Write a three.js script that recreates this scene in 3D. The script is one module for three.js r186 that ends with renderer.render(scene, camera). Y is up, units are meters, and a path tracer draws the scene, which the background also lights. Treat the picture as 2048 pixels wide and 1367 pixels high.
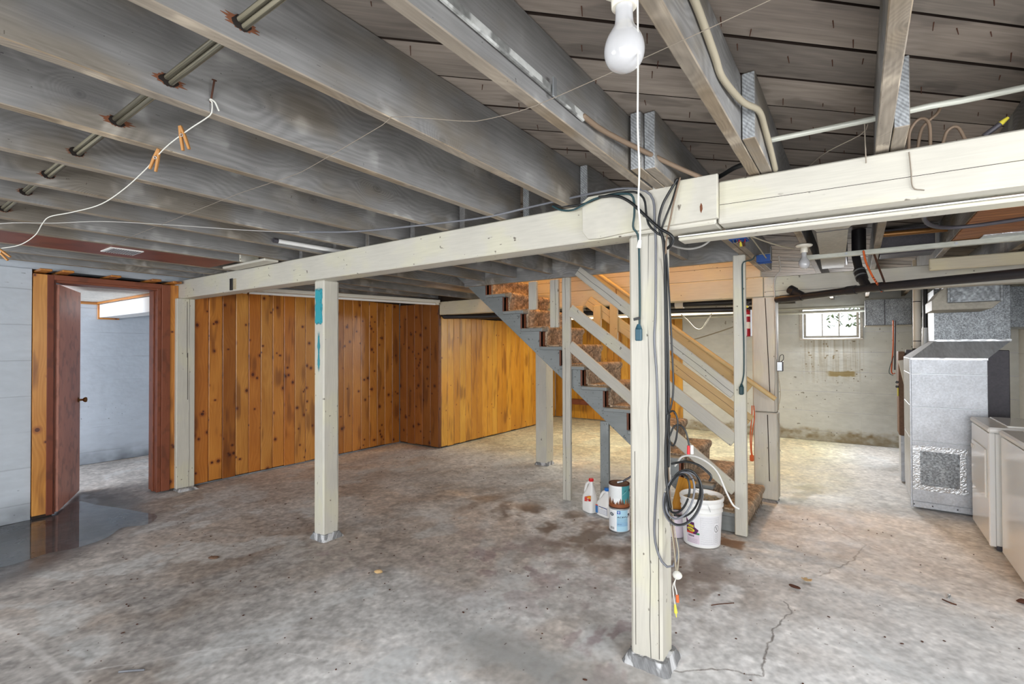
import * as THREE from 'three';
import { mergeGeometries } from 'three/addons/utils/BufferGeometryUtils.js';
import { RectAreaLightUniformsLib } from 'three/addons/lights/RectAreaLightUniformsLib.js';

// ---------- camera, sky, daylight, exposure ----------
const scene = new THREE.Scene();
const camera = new THREE.PerspectiveCamera(2 * Math.atan(683.5 / 974) * 180 / Math.PI, 2048 / 1367, 0.05, 200);
camera.rotation.order = 'YXZ';
camera.position.set(0, 1.5, 0);
camera.rotation.set(0.62 * Math.PI / 180, 35.305 * Math.PI / 180, -0.175 * Math.PI / 180);
scene.background = new THREE.Color(0.86, 0.93, 1.0);
scene.backgroundIntensity = 3.0;
RectAreaLightUniformsLib.init();
const renderer = new THREE.WebGLRenderer({ antialias: true });
renderer.shadowMap.enabled = true;
renderer.toneMapping = THREE.LinearToneMapping;
renderer.toneMappingExposure = 1.0;
function daylight(name, w, h, pos, look, color, intensity) {
  const l = new THREE.RectAreaLight(new THREE.Color(...color), intensity, w, h);
  l.name = name; l.position.set(...pos); l.lookAt(...look); scene.add(l); return l;
}
// daylight at each window; unseen ones behind and right added as fill (built below)
daylight('unseen_fill_front', 2.2, 1.2, [-3.6, 1.5, 2.50], [-3.6, 0.3, 0], [0.95, 0.98, 1.0], 11.0);
daylight('unseen_fill_right', 1.9, 1.7, [0.4, 1.25, 2.50], [0.2, 0.1, 0], [0.97, 0.98, 1.0], 14.0);
daylight('unseen_fill_side', 1.5, 1.0, [1.64, 1.55, -1.3], [0, 0.6, -1.5], [0.97, 0.98, 1.0], 12.0);
daylight('window_light_store', 1.3, 1.0, [-7.1, 1.45, 0.88], [-7.1, 0.9, -2], [0.88, 0.93, 1.0], 26.0);
daylight('window_light_laundry', 0.62, 0.34, [-0.343, 1.85, -9.06], [-0.343, 1.2, -7], [0.97, 0.98, 1.0], 75.0);

const LAMP = { back: 85, stair: 9 };   // lamps that the place has: strip light behind the stairs, stairwell lamp

// ---------- random and noise ----------
let seed = 7;
function rnd() { seed = (seed * 1664525 + 1013904223) >>> 0; return seed / 4294967296; }
const rr = (a, b) => a + (b - a) * rnd();
const PT = new Uint8Array(4096); for (let i = 0; i < 4096; i++) PT[i] = Math.floor(rnd() * 256);
function hash(x, y, s) { return PT[(PT[(x + s * 131) & 4095] * 16 + PT[(y * 7 + s * 57) & 4095] + x * 3 + y * 29) & 4095] / 255; }
function vnoise(x, y, px, py, s) {
  let xi = Math.floor(x), yi = Math.floor(y); const fx = x - xi, fy = y - yi;
  xi = ((xi % px) + px) % px; yi = ((yi % py) + py) % py;
  const x1 = (xi + 1) % px, y1 = (yi + 1) % py, u = fx * fx * (3 - 2 * fx), v = fy * fy * (3 - 2 * fy);
  const a = hash(xi, yi, s), b = hash(x1, yi, s), c = hash(xi, y1, s), d = hash(x1, y1, s);
  return a + (b - a) * u + (c - a) * v + (a - b - c + d) * u * v;
}
function fbm(x, y, px, py, s, o) { let t = 0, a = 0.5, n = 0; for (let i = 0; i < o; i++) { t += a * vnoise(x, y, px, py, s + i); n += a; x *= 2; y *= 2; px *= 2; py *= 2; a *= 0.5; } return t / n; }
const cl = (v, a = 0, b = 1) => (v < a ? a : v > b ? b : v);
const ss = (a, b, v) => { const t = cl((v - a) / (b - a)); return t * t * (3 - 2 * t); };
function finish(data, w, h, srgb) {
  const t = new THREE.DataTexture(data, w, h, THREE.RGBAFormat);
  t.magFilter = THREE.LinearFilter; t.minFilter = THREE.LinearMipmapLinearFilter; t.generateMipmaps = true;
  t.wrapS = t.wrapT = THREE.RepeatWrapping; t.anisotropy = 8;
  if (srgb) t.colorSpace = THREE.SRGBColorSpace;
  t.needsUpdate = true; return t;
}
function tex(w, h, fn, srgb = true) {
  const d = new Uint8Array(w * h * 4), o = [0, 0, 0];
  for (let j = 0; j < h; j++) for (let i = 0; i < w; i++) {
    fn(i / w, j / h, o); const k = (j * w + i) * 4;
    d[k] = cl(o[0]) * 255; d[k + 1] = cl(o[1]) * 255; d[k + 2] = cl(o[2]) * 255; d[k + 3] = 255;
  }
  return finish(d, w, h, srgb);
}
function knots(n, r0, r1) { const a = []; for (let i = 0; i < n; i++) a.push([rnd(), rnd(), rr(r0, r1), rr(0.7, 1.3)]); return a; }
// distance to the nearest knot on a tile (u wraps); asp = metres of u per metre of v
function nearKnot(ks, u, v, W, H) {
  let best = 9, bk = null, bx = 0, by = 0;
  for (const k of ks) {
    let dx = u - k[0]; dx -= Math.round(dx); let dy = v - k[1]; dy -= Math.round(dy);
    dx *= W; dy *= H; const d = Math.hypot(dx / k[3], dy) / k[2]; if (d < best) { best = d; bk = k; bx = dx; by = dy; }
  }
  return [best, bx, by, bk];
}
// ---------- textures ----------
// weathered grey paint over softwood grain, tile 3 m x 1 m
const KG = knots(11, 0.010, 0.026);
const T = {};
T.joist = tex(2048, 768, (u, v, o) => {
  const nk = nearKnot(KG, u, v, 3, 1), pull = Math.exp(-nk[0] * nk[0] / 9) * 0.03 * Math.sign(nk[2]);
  const w = v * 11 - pull * 90 + fbm(u * 5, v * 4, 5, 4, 3, 3) * 5.5;
  const ring = Math.abs((w * 3.2) % 1 - 0.5) * 2, fine = fbm(u * 30, v * 240, 30, 240, 11, 2);
  const dust = fbm(u * 9, v * 5, 9, 5, 21, 4), blot = fbm(u * 22, v * 8, 22, 8, 31, 3);
  let g = 0.70 + 0.10 * (ring - 0.5) * ss(0.3, 0.7, fbm(u * 4, v * 6, 4, 6, 41, 2)) + 0.10 * (fine - 0.5) + 0.26 * (dust - 0.5) + 0.12 * (blot - 0.5);
  const white = ss(0.66, 0.80, blot) * 0.14; g += white;
  const k = ss(1.2, 0.5, nk[0]); g = g * (1 - 0.16 * k * (0.7 + 0.3 * Math.sin(nk[0] * 9)));
  const sp = vnoise(u * 340, v * 120, 340, 120, 5); if (sp > 0.985) g *= 0.6;
  const br = ss(0.55, 0.25, dust) * 0.05;
  o[0] = g + br * 0.6 + 0.005; o[1] = g; o[2] = g - br + 0.012;
});
// rough diagonal subfloor: darker, dirty
T.sub = tex(1024, 512, (u, v, o) => {
  const w = v * 9 + fbm(u * 4, v * 3, 4, 3, 53, 3) * 2.2, ring = Math.abs((w * 2.4) % 1 - 0.5) * 2;
  const d = fbm(u * 6, v * 6, 6, 6, 61, 4), f = fbm(u * 24, v * 200, 24, 200, 63, 2), st = fbm(u * 10, v * 14, 10, 14, 67, 3);
  let g = 0.80 + 0.05 * (ring - 0.5) + 0.12 * (f - 0.5) + 0.26 * (d - 0.5); g *= 1 - 0.14 * ss(0.62, 0.75, st);
  o[0] = g * 1.03; o[1] = g * 0.985; o[2] = g * 0.95;
});
// cream paint with nicks, dirt and drying cracks along the grain, tile 2 m x 0.6 m
T.cream = tex(1024, 512, (u, v, o) => {
  const d = fbm(u * 8, v * 4, 8, 4, 71, 4), f = fbm(u * 24, v * 120, 24, 120, 73, 2), n = fbm(u * 60, v * 26, 60, 26, 75, 3);
  let g = 0.93 + 0.08 * (d - 0.5) + 0.05 * (f - 0.5);
  let r = g, gg = g, b = g - 0.04 * ss(0.5, 0.8, d);
  const nick = ss(0.80, 0.86, n) * ss(0.5, 0.62, d) * 0.8; r *= 1 - 0.55 * nick; gg *= 1 - 0.58 * nick; b *= 1 - 0.60 * nick;
  const cr = Math.abs(v - 0.47 - 0.03 * (fbm(u * 6, 0.5, 6, 1, 79, 3) - 0.5)), on = ss(0.45, 0.6, fbm(u * 5, 0.3, 5, 1, 83, 2));
  const c2 = ss(0.004, 0.0015, cr) * on; r *= 1 - 0.6 * c2; gg *= 1 - 0.6 * c2; b *= 1 - 0.6 * c2;
  o[0] = r; o[1] = gg; o[2] = b;
});
// varnished knotty pine, tile 2.4 m x 1.2 m, grain along u
const KP = knots(64, 0.008, 0.020);
function pineTex(ks, B) {
  return tex(2048, 1024, (u, v, o) => {
    const nk = nearKnot(ks, u, v, 2.4, 1.2), pull = Math.exp(-nk[0] * nk[0] / 6) * nk[2] * 0.6;
    const w = v * 26 - pull * 18 + fbm(u * 4, v * 10, 4, 10, 91, 3) * 3.6, ring = Math.abs((w * 1.7) % 1 - 0.5) * 2;
    const f = fbm(u * 20, v * 260, 20, 260, 93, 2), d = fbm(u * 6, v * 8, 6, 8, 97, 3);
    const t = cl(0.5 + 0.28 * (ring - 0.5) + 0.22 * (f - 0.5) + 0.7 * (d - 0.5));
    let r = B[0] + 0.17 * t, g = B[1] + 0.19 * t, b = B[2] + 0.15 * t;
    const dk = ss(0.6, 0.8, fbm(u * 5, v * 14, 5, 14, 99, 3)) * 0.22; r *= 1 - dk; g *= 1 - dk * 1.2; b *= 1 - dk * 1.2;
    const halo = ss(2.6, 0.9, nk[0]) * 0.35, core = ss(1.05, 0.8, nk[0]);
    r *= 1 - halo * 0.5; g *= 1 - halo * 0.75; b *= 1 - halo * 0.7;
    const kk = 0.30 + 0.12 * Math.sin(nk[0] * 16);
    r += (kk - r) * core * 0.9; g += (kk * 0.42 - g) * core * 0.9; b += (kk * 0.22 - b) * core * 0.9;
    o[0] = r; o[1] = g; o[2] = b;
  });
}
T.pine = pineTex(KP, [0.69, 0.435, 0.165]);
T.clear = pineTex(knots(14, 0.005, 0.010), [0.76, 0.55, 0.19]);
T.red = tex(1024, 512, (u, v, o) => {   // mahogany-stained door and casings
  const f = fbm(u * 14, v * 180, 14, 180, 101, 3), d = fbm(u * 5, v * 4, 5, 4, 103, 4), dirt = fbm(u * 12, v * 8, 12, 8, 107, 3);
  let t = 0.5 + 0.5 * (f - 0.5) + 0.5 * (d - 0.5); const k = 1 - 0.14 * ss(0.5, 0.75, dirt);
  o[0] = (0.60 + 0.16 * t) * k; o[1] = (0.38 + 0.14 * t) * k; o[2] = (0.31 + 0.13 * t) * k;
});
T.ply = tex(1024, 512, (u, v, o) => {   // striped fir boards under the return air duct
  const w = v * 14 + fbm(u * 3, v * 8, 3, 8, 111, 3) * 2.2, ring = ss(0.2, 0.9, Math.abs(w % 1 - 0.5) * 2), f = fbm(u * 16, v * 160, 16, 160, 113, 2);
  const t = cl(0.75 * ring + 0.5 * (f - 0.5) + 0.1);
  o[0] = 0.46 + 0.30 * t; o[1] = 0.27 + 0.25 * t; o[2] = 0.15 + 0.17 * t;
});
T.carpet = tex(512, 512, (u, v, o) => {
  const a = fbm(u * 20, v * 20, 20, 20, 121, 3), b = fbm(u * 128, v * 128, 128, 128, 123, 2), c = fbm(u * 9, v * 9, 9, 9, 127, 3);
  const t = cl(0.62 + 1.3 * (a - 0.5) + 1.5 * (b - 0.5)), k = 0.75 + 0.5 * (c - 0.5);
  o[0] = (0.43 + 0.42 * t) * k * 1.3; o[1] = (0.35 + 0.41 * t) * k * 1.3; o[2] = (0.29 + 0.36 * t) * k * 1.3;
});
T.galv = tex(512, 512, (u, v, o) => {
  const a = vnoise(u * 60, v * 60, 60, 60, 131), b = vnoise(u * 110, v * 110, 110, 110, 133), c = fbm(u * 5, v * 5, 5, 5, 137, 3);
  const g = 0.62 + 0.30 * (Math.round(a * 4) / 4 - 0.5) + 0.14 * (b - 0.5) + 0.12 * (c - 0.5); o[0] = g * 0.985; o[1] = g; o[2] = g * 1.015;
});
T.paintedWall = tex(2048, 1024, (u, v, o) => {  // white-blue paint over board-formed concrete, tile 3.2 m x 2.5 m
  const d = fbm(u * 5, v * 4, 5, 4, 141, 4), f = fbm(u * 40, v * 90, 40, 90, 143, 3), n = fbm(u * 90, v * 110, 90, 110, 147, 2);
  let g = 0.90 + 0.07 * (d - 0.5) + 0.05 * (f - 0.5);
  const bl = Math.abs((v * 8 + 0.05 * fbm(u * 8, v * 2, 8, 2, 149, 2)) % 1 - 0.5), seam = ss(0.018, 0.006, bl) * ss(0.42, 0.6, fbm(u * 7, v * 8, 7, 8, 151, 3));
  g *= 1 - 0.10 * seam; const pit = ss(0.84, 0.9, n) * ss(0.55, 0.68, d); g *= 1 - 0.3 * pit;
  const low = ss(0.10, 0.0, v) * fbm(u * 24, v * 20, 24, 20, 153, 3); g *= 1 - 0.45 * low;
  o[0] = g * 0.985; o[1] = g * 0.992; o[2] = g;
});
T.wallBump = tex(1024, 512, (u, v, o) => {
  const f = fbm(u * 60, v * 60, 60, 60, 155, 3), bl = Math.abs((v * 8 + 0.05 * fbm(u * 8, v * 2, 8, 2, 149, 2)) % 1 - 0.5);
  o[0] = o[1] = o[2] = 0.5 + 0.4 * (f - 0.5) - 0.4 * ss(0.02, 0.004, bl) * fbm(u * 7, v * 8, 7, 8, 151, 3);
}, false);
T.rawWall = tex(2048, 1024, (u, v, o) => {  // back wall, x -2.65..1.75 by y 0..2.5, stained under the window
  const x = -2.65 + u * 4.4, y = v * 2.5;
  const d = fbm(u * 6, v * 4, 64, 64, 161, 4), f = fbm(u * 50, v * 40, 64, 64, 163, 3), n = fbm(u * 120, v * 70, 128, 128, 165, 2);
  let g = 0.86 + 0.10 * (d - 0.5) + 0.06 * (f - 0.5), r = g, b = g * 0.975;
  const bl = Math.abs((v * 8) % 1 - 0.5); g *= 1 - 0.10 * ss(0.016, 0.004, bl) * d;
  const run = ss(-0.78, -0.70, x) * ss(0.11, 0.03, x) * ss(1.66, 1.60, y) * ss(0.95, 1.35, y + 0.2 * f), st = fbm(u * 190, v * 3, 256, 64, 167, 3);
  let q = run * ss(0.3, 0.85, st) * 0.20 + run * ss(0.76, 0.86, n) * 0.35;
  const dep = ss(0.21, 0.15, Math.abs(x + 0.2) + 0.08 * (f - 0.5)) * ss(0.05, 0.025, Math.abs(y - 1.07) + 0.03 * (n - 0.5));
  const foot = ss(0.16, 0.02, y - 0.12 * f) * 0.5;
  q = Math.max(q, foot * f * 1.2);
  g = Math.min(g, r); r = g * (1 - q * 0.7); let gg = g * (1 - q * 0.85); b *= (1 - q * 1.1);
  r += (0.62 - r) * dep * 0.8; gg += (0.53 - gg) * dep * 0.8; b += (0.33 - b) * dep * 0.8;
  if (n > 0.86 && d > 0.5) { r *= 0.7; gg *= 0.68; b *= 0.65; }
  o[0] = r; o[1] = gg; o[2] = b;
});
T.endGrain = tex(512, 256, (u, v, o) => { const w = Math.abs((u * 22 + v * 9 + 0.5 * fbm(u * 6, v * 4, 6, 4, 271, 2)) % 1 - 0.5) * 2, f = fbm(u * 20, v * 20, 20, 20, 273, 3); const g = 0.74 + 0.14 * ss(0.25, 0.7, w) + 0.3 * (f - 0.5); o[0] = g; o[1] = g; o[2] = g * 1.01; });
T.crust = tex(512, 512, (u, v, o) => { const d = fbm(u * 9, v * 9, 9, 9, 261, 5), f = fbm(u * 60, v * 60, 60, 60, 263, 3), w = ss(0.46, 0.56, d), g = 0.60 + 0.2 * (f - 0.5); const q = g + (0.93 + 0.14 * (f - 0.5) - g) * w; o[0] = q * 0.985; o[1] = q * 0.99; o[2] = q; });
T.speck = tex(512, 512, (u, v, o) => { const d = fbm(u * 6, v * 6, 6, 6, 171, 4), f = fbm(u * 60, v * 60, 60, 60, 173, 3); const g = 0.9 + 0.12 * (d - 0.5) + 0.16 * (f - 0.5); o[0] = o[1] = o[2] = g; });
T.strut = tex(512, 512, (u, v, o) => { const d = fbm(u * 5, v * 5, 5, 5, 175, 4), f = fbm(u * 8, v * 90, 8, 90, 177, 3), n = fbm(u * 60, v * 60, 60, 60, 179, 2); let g = 0.88 + 0.16 * (d - 0.5) + 0.07 * (f - 0.5); g *= 1 - 0.35 * ss(0.78, 0.86, n); o[0] = g; o[1] = g; o[2] = g; });
// ---------- floor: one map over x -8.4..1.9, z -9.4..2.7 ----------
const FX0 = -8.4, FX1 = 1.9, FZ0 = -9.4, FZ1 = 2.7, FW = 2048, FH = 2048;
const wet = (x, z) => { // the damp area along the left wall
  const e = fbm((x + 9) * 1.6, (z + 10) * 1.6, 64, 64, 181, 4) - 0.5;
  return ss(0.28, -0.10, Math.hypot((x + 5.75) / 1.15, (z + 0.95) / 0.75) - 0.95 + e * 0.55);
};
const polys = [];   // [points, half width, colour, strength, jitter]
polys.push([[[-0.70, -2.29], [-0.535, -2.43], [-0.374, -2.48], [-0.376, -2.56], [-0.369, -2.755], [-0.377, -2.907], [-0.343, -3.017], [-0.322, -3.172], [-0.36, -3.292]], 0.006, [0.30, 0.27, 0.25], 0.6, 0.02]);
polys.push([[[-0.211, -3.781], [-0.08, -4.07], [0.005, -4.358], [0.037, -4.566], [-0.057, -4.654], [-0.235, -4.928]], 0.006, [0.36, 0.32, 0.28], 0.45, 0.02]);
polys.push([[[-3.9, -0.54], [-3.456, -0.617], [-3.139, -0.647], [-2.869, -0.668], [-2.7, -0.66]], 0.022, [0.85, 0.84, 0.83], 0.55, 0.012]);
polys.push([[[-3.0, -0.66], [-2.85, -0.83], [-2.676, -1.089], [-2.43, -1.362], [-2.253, -1.475], [-2.092, -1.538], [-1.802, -1.607]], 0.008, [0.88, 0.88, 0.88], 0.42, 0.01]);
polys.push([[[-2.75, -1.2], [-2.45, -1.5], [-2.1, -1.62], [-1.75, -1.66]], 0.018, [0.78, 0.79, 0.80], 0.35, 0.01]);
polys.push([[[-2.3, -1.33], [-1.95, -1.48], [-1.66, -1.56]], 0.006, [0.9, 0.9, 0.9], 0.5, 0.006]);
polys.push([[[-0.12, -4.06], [0.215, -4.036], [0.561, -3.971], [0.9, -3.9]], 0.03, [0.86, 0.85, 0.83], 0.4, 0.03]);
polys.push([[[-4.3, -1.8], [-3.6, -2.2], [-3.1, -2.9], [-2.9, -3.6]], 0.05, [0.82, 0.81, 0.80], 0.3, 0.08]);
polys.push([[[-2.4, -2.35], [-1.7, -2.6], [-1.1, -2.5]], 0.05, [0.84, 0.83, 0.83], 0.3, 0.09]);
const fstamp = new Float32Array(FW * FH * 4);
for (const [pts, hw, c, st, jit] of polys) for (let s = 0; s + 1 < pts.length; s++) {
  const [x0, z0] = pts[s], [x1, z1] = pts[s + 1], m = hw * 2 + jit;
  const i0 = Math.floor((Math.min(x0, x1) - m - FX0) / (FX1 - FX0) * FW), i1 = Math.ceil((Math.max(x0, x1) + m - FX0) / (FX1 - FX0) * FW);
  const j0 = Math.floor((Math.min(z0, z1) - m - FZ0) / (FZ1 - FZ0) * FH), j1 = Math.ceil((Math.max(z0, z1) + m - FZ0) / (FZ1 - FZ0) * FH);
  for (let j = Math.max(0, j0); j <= Math.min(FH - 1, j1); j++) for (let i = Math.max(0, i0); i <= Math.min(FW - 1, i1); i++) {
    const x = FX0 + (i + 0.5) / FW * (FX1 - FX0) + (fbm(i / 11, j / 11, 256, 256, 191, 2) - 0.5) * jit * 2, z = FZ0 + (j + 0.5) / FH * (FZ1 - FZ0) + (fbm(i / 11, j / 11, 256, 256, 195, 2) - 0.5) * jit * 2;
    const L = (x1 - x0) ** 2 + (z1 - z0) ** 2, t = cl(((x - x0) * (x1 - x0) + (z - z0) * (z1 - z0)) / L), d = Math.hypot(x - x0 - t * (x1 - x0), z - z0 - t * (z1 - z0));
    const a = ss(hw, hw * 0.3, d) * st * (0.55 + 0.9 * (fbm(i / 5, j / 5, 512, 512, 197, 2) - 0.1)), k = (j * FW + i) * 4;
    if (a > fstamp[k + 3]) { fstamp[k] = c[0]; fstamp[k + 1] = c[1]; fstamp[k + 2] = c[2]; fstamp[k + 3] = Math.min(a, 1); }
  }
}
const bump = (x, z, cx, cz, rx, rz) => Math.exp(-(((x - cx) / rx) ** 2 + ((z - cz) / rz) ** 2));
{
  const col = new Uint8Array(FW * FH * 4), rough = new Uint8Array(1024 * 1024 * 4);
  for (let j = 0; j < FH; j++) for (let i = 0; i < FW; i++) {
    const x = FX0 + (i + 0.5) / FW * (FX1 - FX0), z = FZ0 + (j + 0.5) / FH * (FZ1 - FZ0), k = (j * FW + i) * 4;
    const X = x + 9, Z = z + 10;
    const wx = X + 0.5 * (fbm(X * 0.8, Z * 0.8, 64, 64, 201, 2) - 0.5), wz = Z + 0.5 * (fbm(X * 0.8, Z * 0.8, 64, 64, 203, 2) - 0.5);
    const big = fbm(wx * 0.7, wz * 0.7, 64, 64, 205, 4), mid = fbm(wx * 2.6, wz * 2.1, 64, 64, 209, 5), fine = fbm(X * 16, Z * 16, 256, 256, 215, 4), sp = vnoise(X * 75, Z * 75, 1024, 1024, 219);
    const grit = fbm(X * 42, Z * 42, 1024, 1024, 221, 3), left0 = ss(-1.2, -3.2, x) * ss(-3.6, -2.0, z) + 0.6 * ss(-1.3, -0.5, z) * ss(-0.2, -1.6, x);
    let g = 0.84 - 0.15 * Math.min(1, left0) + 0.16 * (big - 0.5) + 0.20 * (mid - 0.5) + 0.24 * (fine - 0.5) + 0.26 * (grit - 0.5);
    const left = ss(-1.6, -4.2, x) * ss(-5.4, -3.4, z);           // browner towards the left door
    const brown = cl(ss(0.45, 0.66, fbm(wx * 1.7 + 3, wz * 1.5, 64, 64, 223, 4)) * 0.55 * (1 - 0.6 * ss(-1.0, 0, x)) + left * 0.55);
    let r = g * (1 - 0.08 * brown), gg = g * (1 - 0.14 * brown), b = g * (1 - 0.19 * brown);
    const ef = fbm(wx * 4.2, wz * 3.4, 64, 64, 227, 6), eff = ss(0.57, 0.66, ef) * (0.35 + 0.65 * ss(0.4, 0.6, big)) * (0.5 + 0.8 * (grit - 0.15)); // white salts
    r += (0.83 - r) * eff * 0.5; gg += (0.85 - gg) * eff * 0.5; b += (0.86 - b) * eff * 0.5;
    const ye = ss(-4.9, -6.4, z) * ss(0.2, -0.6, x) * 0.8; b *= 1 - 0.22 * ye; gg *= 1 - 0.04 * ye;   // yellow lamp light at the back, painted into the slab colour
    const dirt = bump(x, z, -2.3, -3.7, 0.8, 0.35) * 0.8 + bump(x, z, -1.6, -3.35, 0.55, 0.4) * 0.55 + bump(x, z, -0.85, -3.3, 0.35, 0.45) * 0.45 + bump(x, z, -0.3, -4.6, 0.35, 0.5) * 0.3;
    const dq = cl(dirt * ss(0.38, 0.66, fbm(wx * 6, wz * 5, 128, 128, 229, 4)) * 1.5);
    r += (0.40 - r) * dq * 0.75; gg += (0.33 - gg) * dq * 0.75; b += (0.28 - b) * dq * 0.75;
    const pu = cl((bump(x, z, -2.0, -2.75, 0.55, 0.4) + bump(x, z, -1.05, -2.35, 0.3, 0.35) + bump(x, z, -3.05, -2.1, 0.22, 0.12)) * ss(0.52, 0.66, fbm(wx * 9, wz * 9, 256, 256, 233, 5)));
    r += (0.52 - r) * pu * 0.45; gg += (0.42 - gg) * pu * 0.45; b += (0.45 - b) * pu * 0.45;
    const or = ss(0.11, 0.07, Math.abs(x + 0.80) + 0.06 * (fine - 0.5)) * ss(0.10, 0.06, Math.abs(z + 4.02) + 0.05 * (fine - 0.5));
    r += (0.52 - r) * or * 0.8; gg += (0.38 - gg) * or * 0.8; b += (0.27 - b) * or * 0.8;
    const gr = bump(x, z, -1.25, -1.95, 0.75, 0.18) * 0.6 + bump(x, z, -0.6, -2.0, 0.2, 0.2) * 0.4; r += (0.52 - r) * gr; gg += (0.53 - gg) * gr; b += (0.53 - b) * gr;
    if (sp > 0.975 && fine > 0.5) { r *= 0.6; gg *= 0.57; b *= 0.55; }
    const w = wet(x, z); r *= 1 - 0.42 * w; gg *= 1 - 0.43 * w; b *= 1 - 0.43 * w;
    const fa = fstamp[k + 3]; if (fa > 0) { r += (fstamp[k] - r) * fa; gg += (fstamp[k + 1] - gg) * fa; b += (fstamp[k + 2] - b) * fa; }
    col[k] = cl(r) * 255; col[k + 1] = cl(gg) * 255; col[k + 2] = cl(b) * 255; col[k + 3] = 255;
    if (!(i & 1) && !(j & 1)) {
      const q = ((j >> 1) * 1024 + (i >> 1)) * 4, ro = cl(0.62 + 0.5 * (mid - 0.5) + 0.25 * eff - 0.34 * w - 0.12 * ss(-0.2, 0.6, x), 0.16, 0.95);
      rough[q] = rough[q + 1] = rough[q + 2] = ro * 255; rough[q + 3] = 255;
    }
  }
  T.floor = finish(col, FW, FH, true); T.floorRough = finish(rough, 1024, 1024, false);
}
T.floorBump = tex(1024, 1024, (u, v, o) => { o[0] = o[1] = o[2] = 0.6 * fbm(u * 30, v * 30, 30, 30, 241, 5) + 0.4 * fbm(u * 6, v * 6, 6, 6, 243, 3); }, false);
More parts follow.
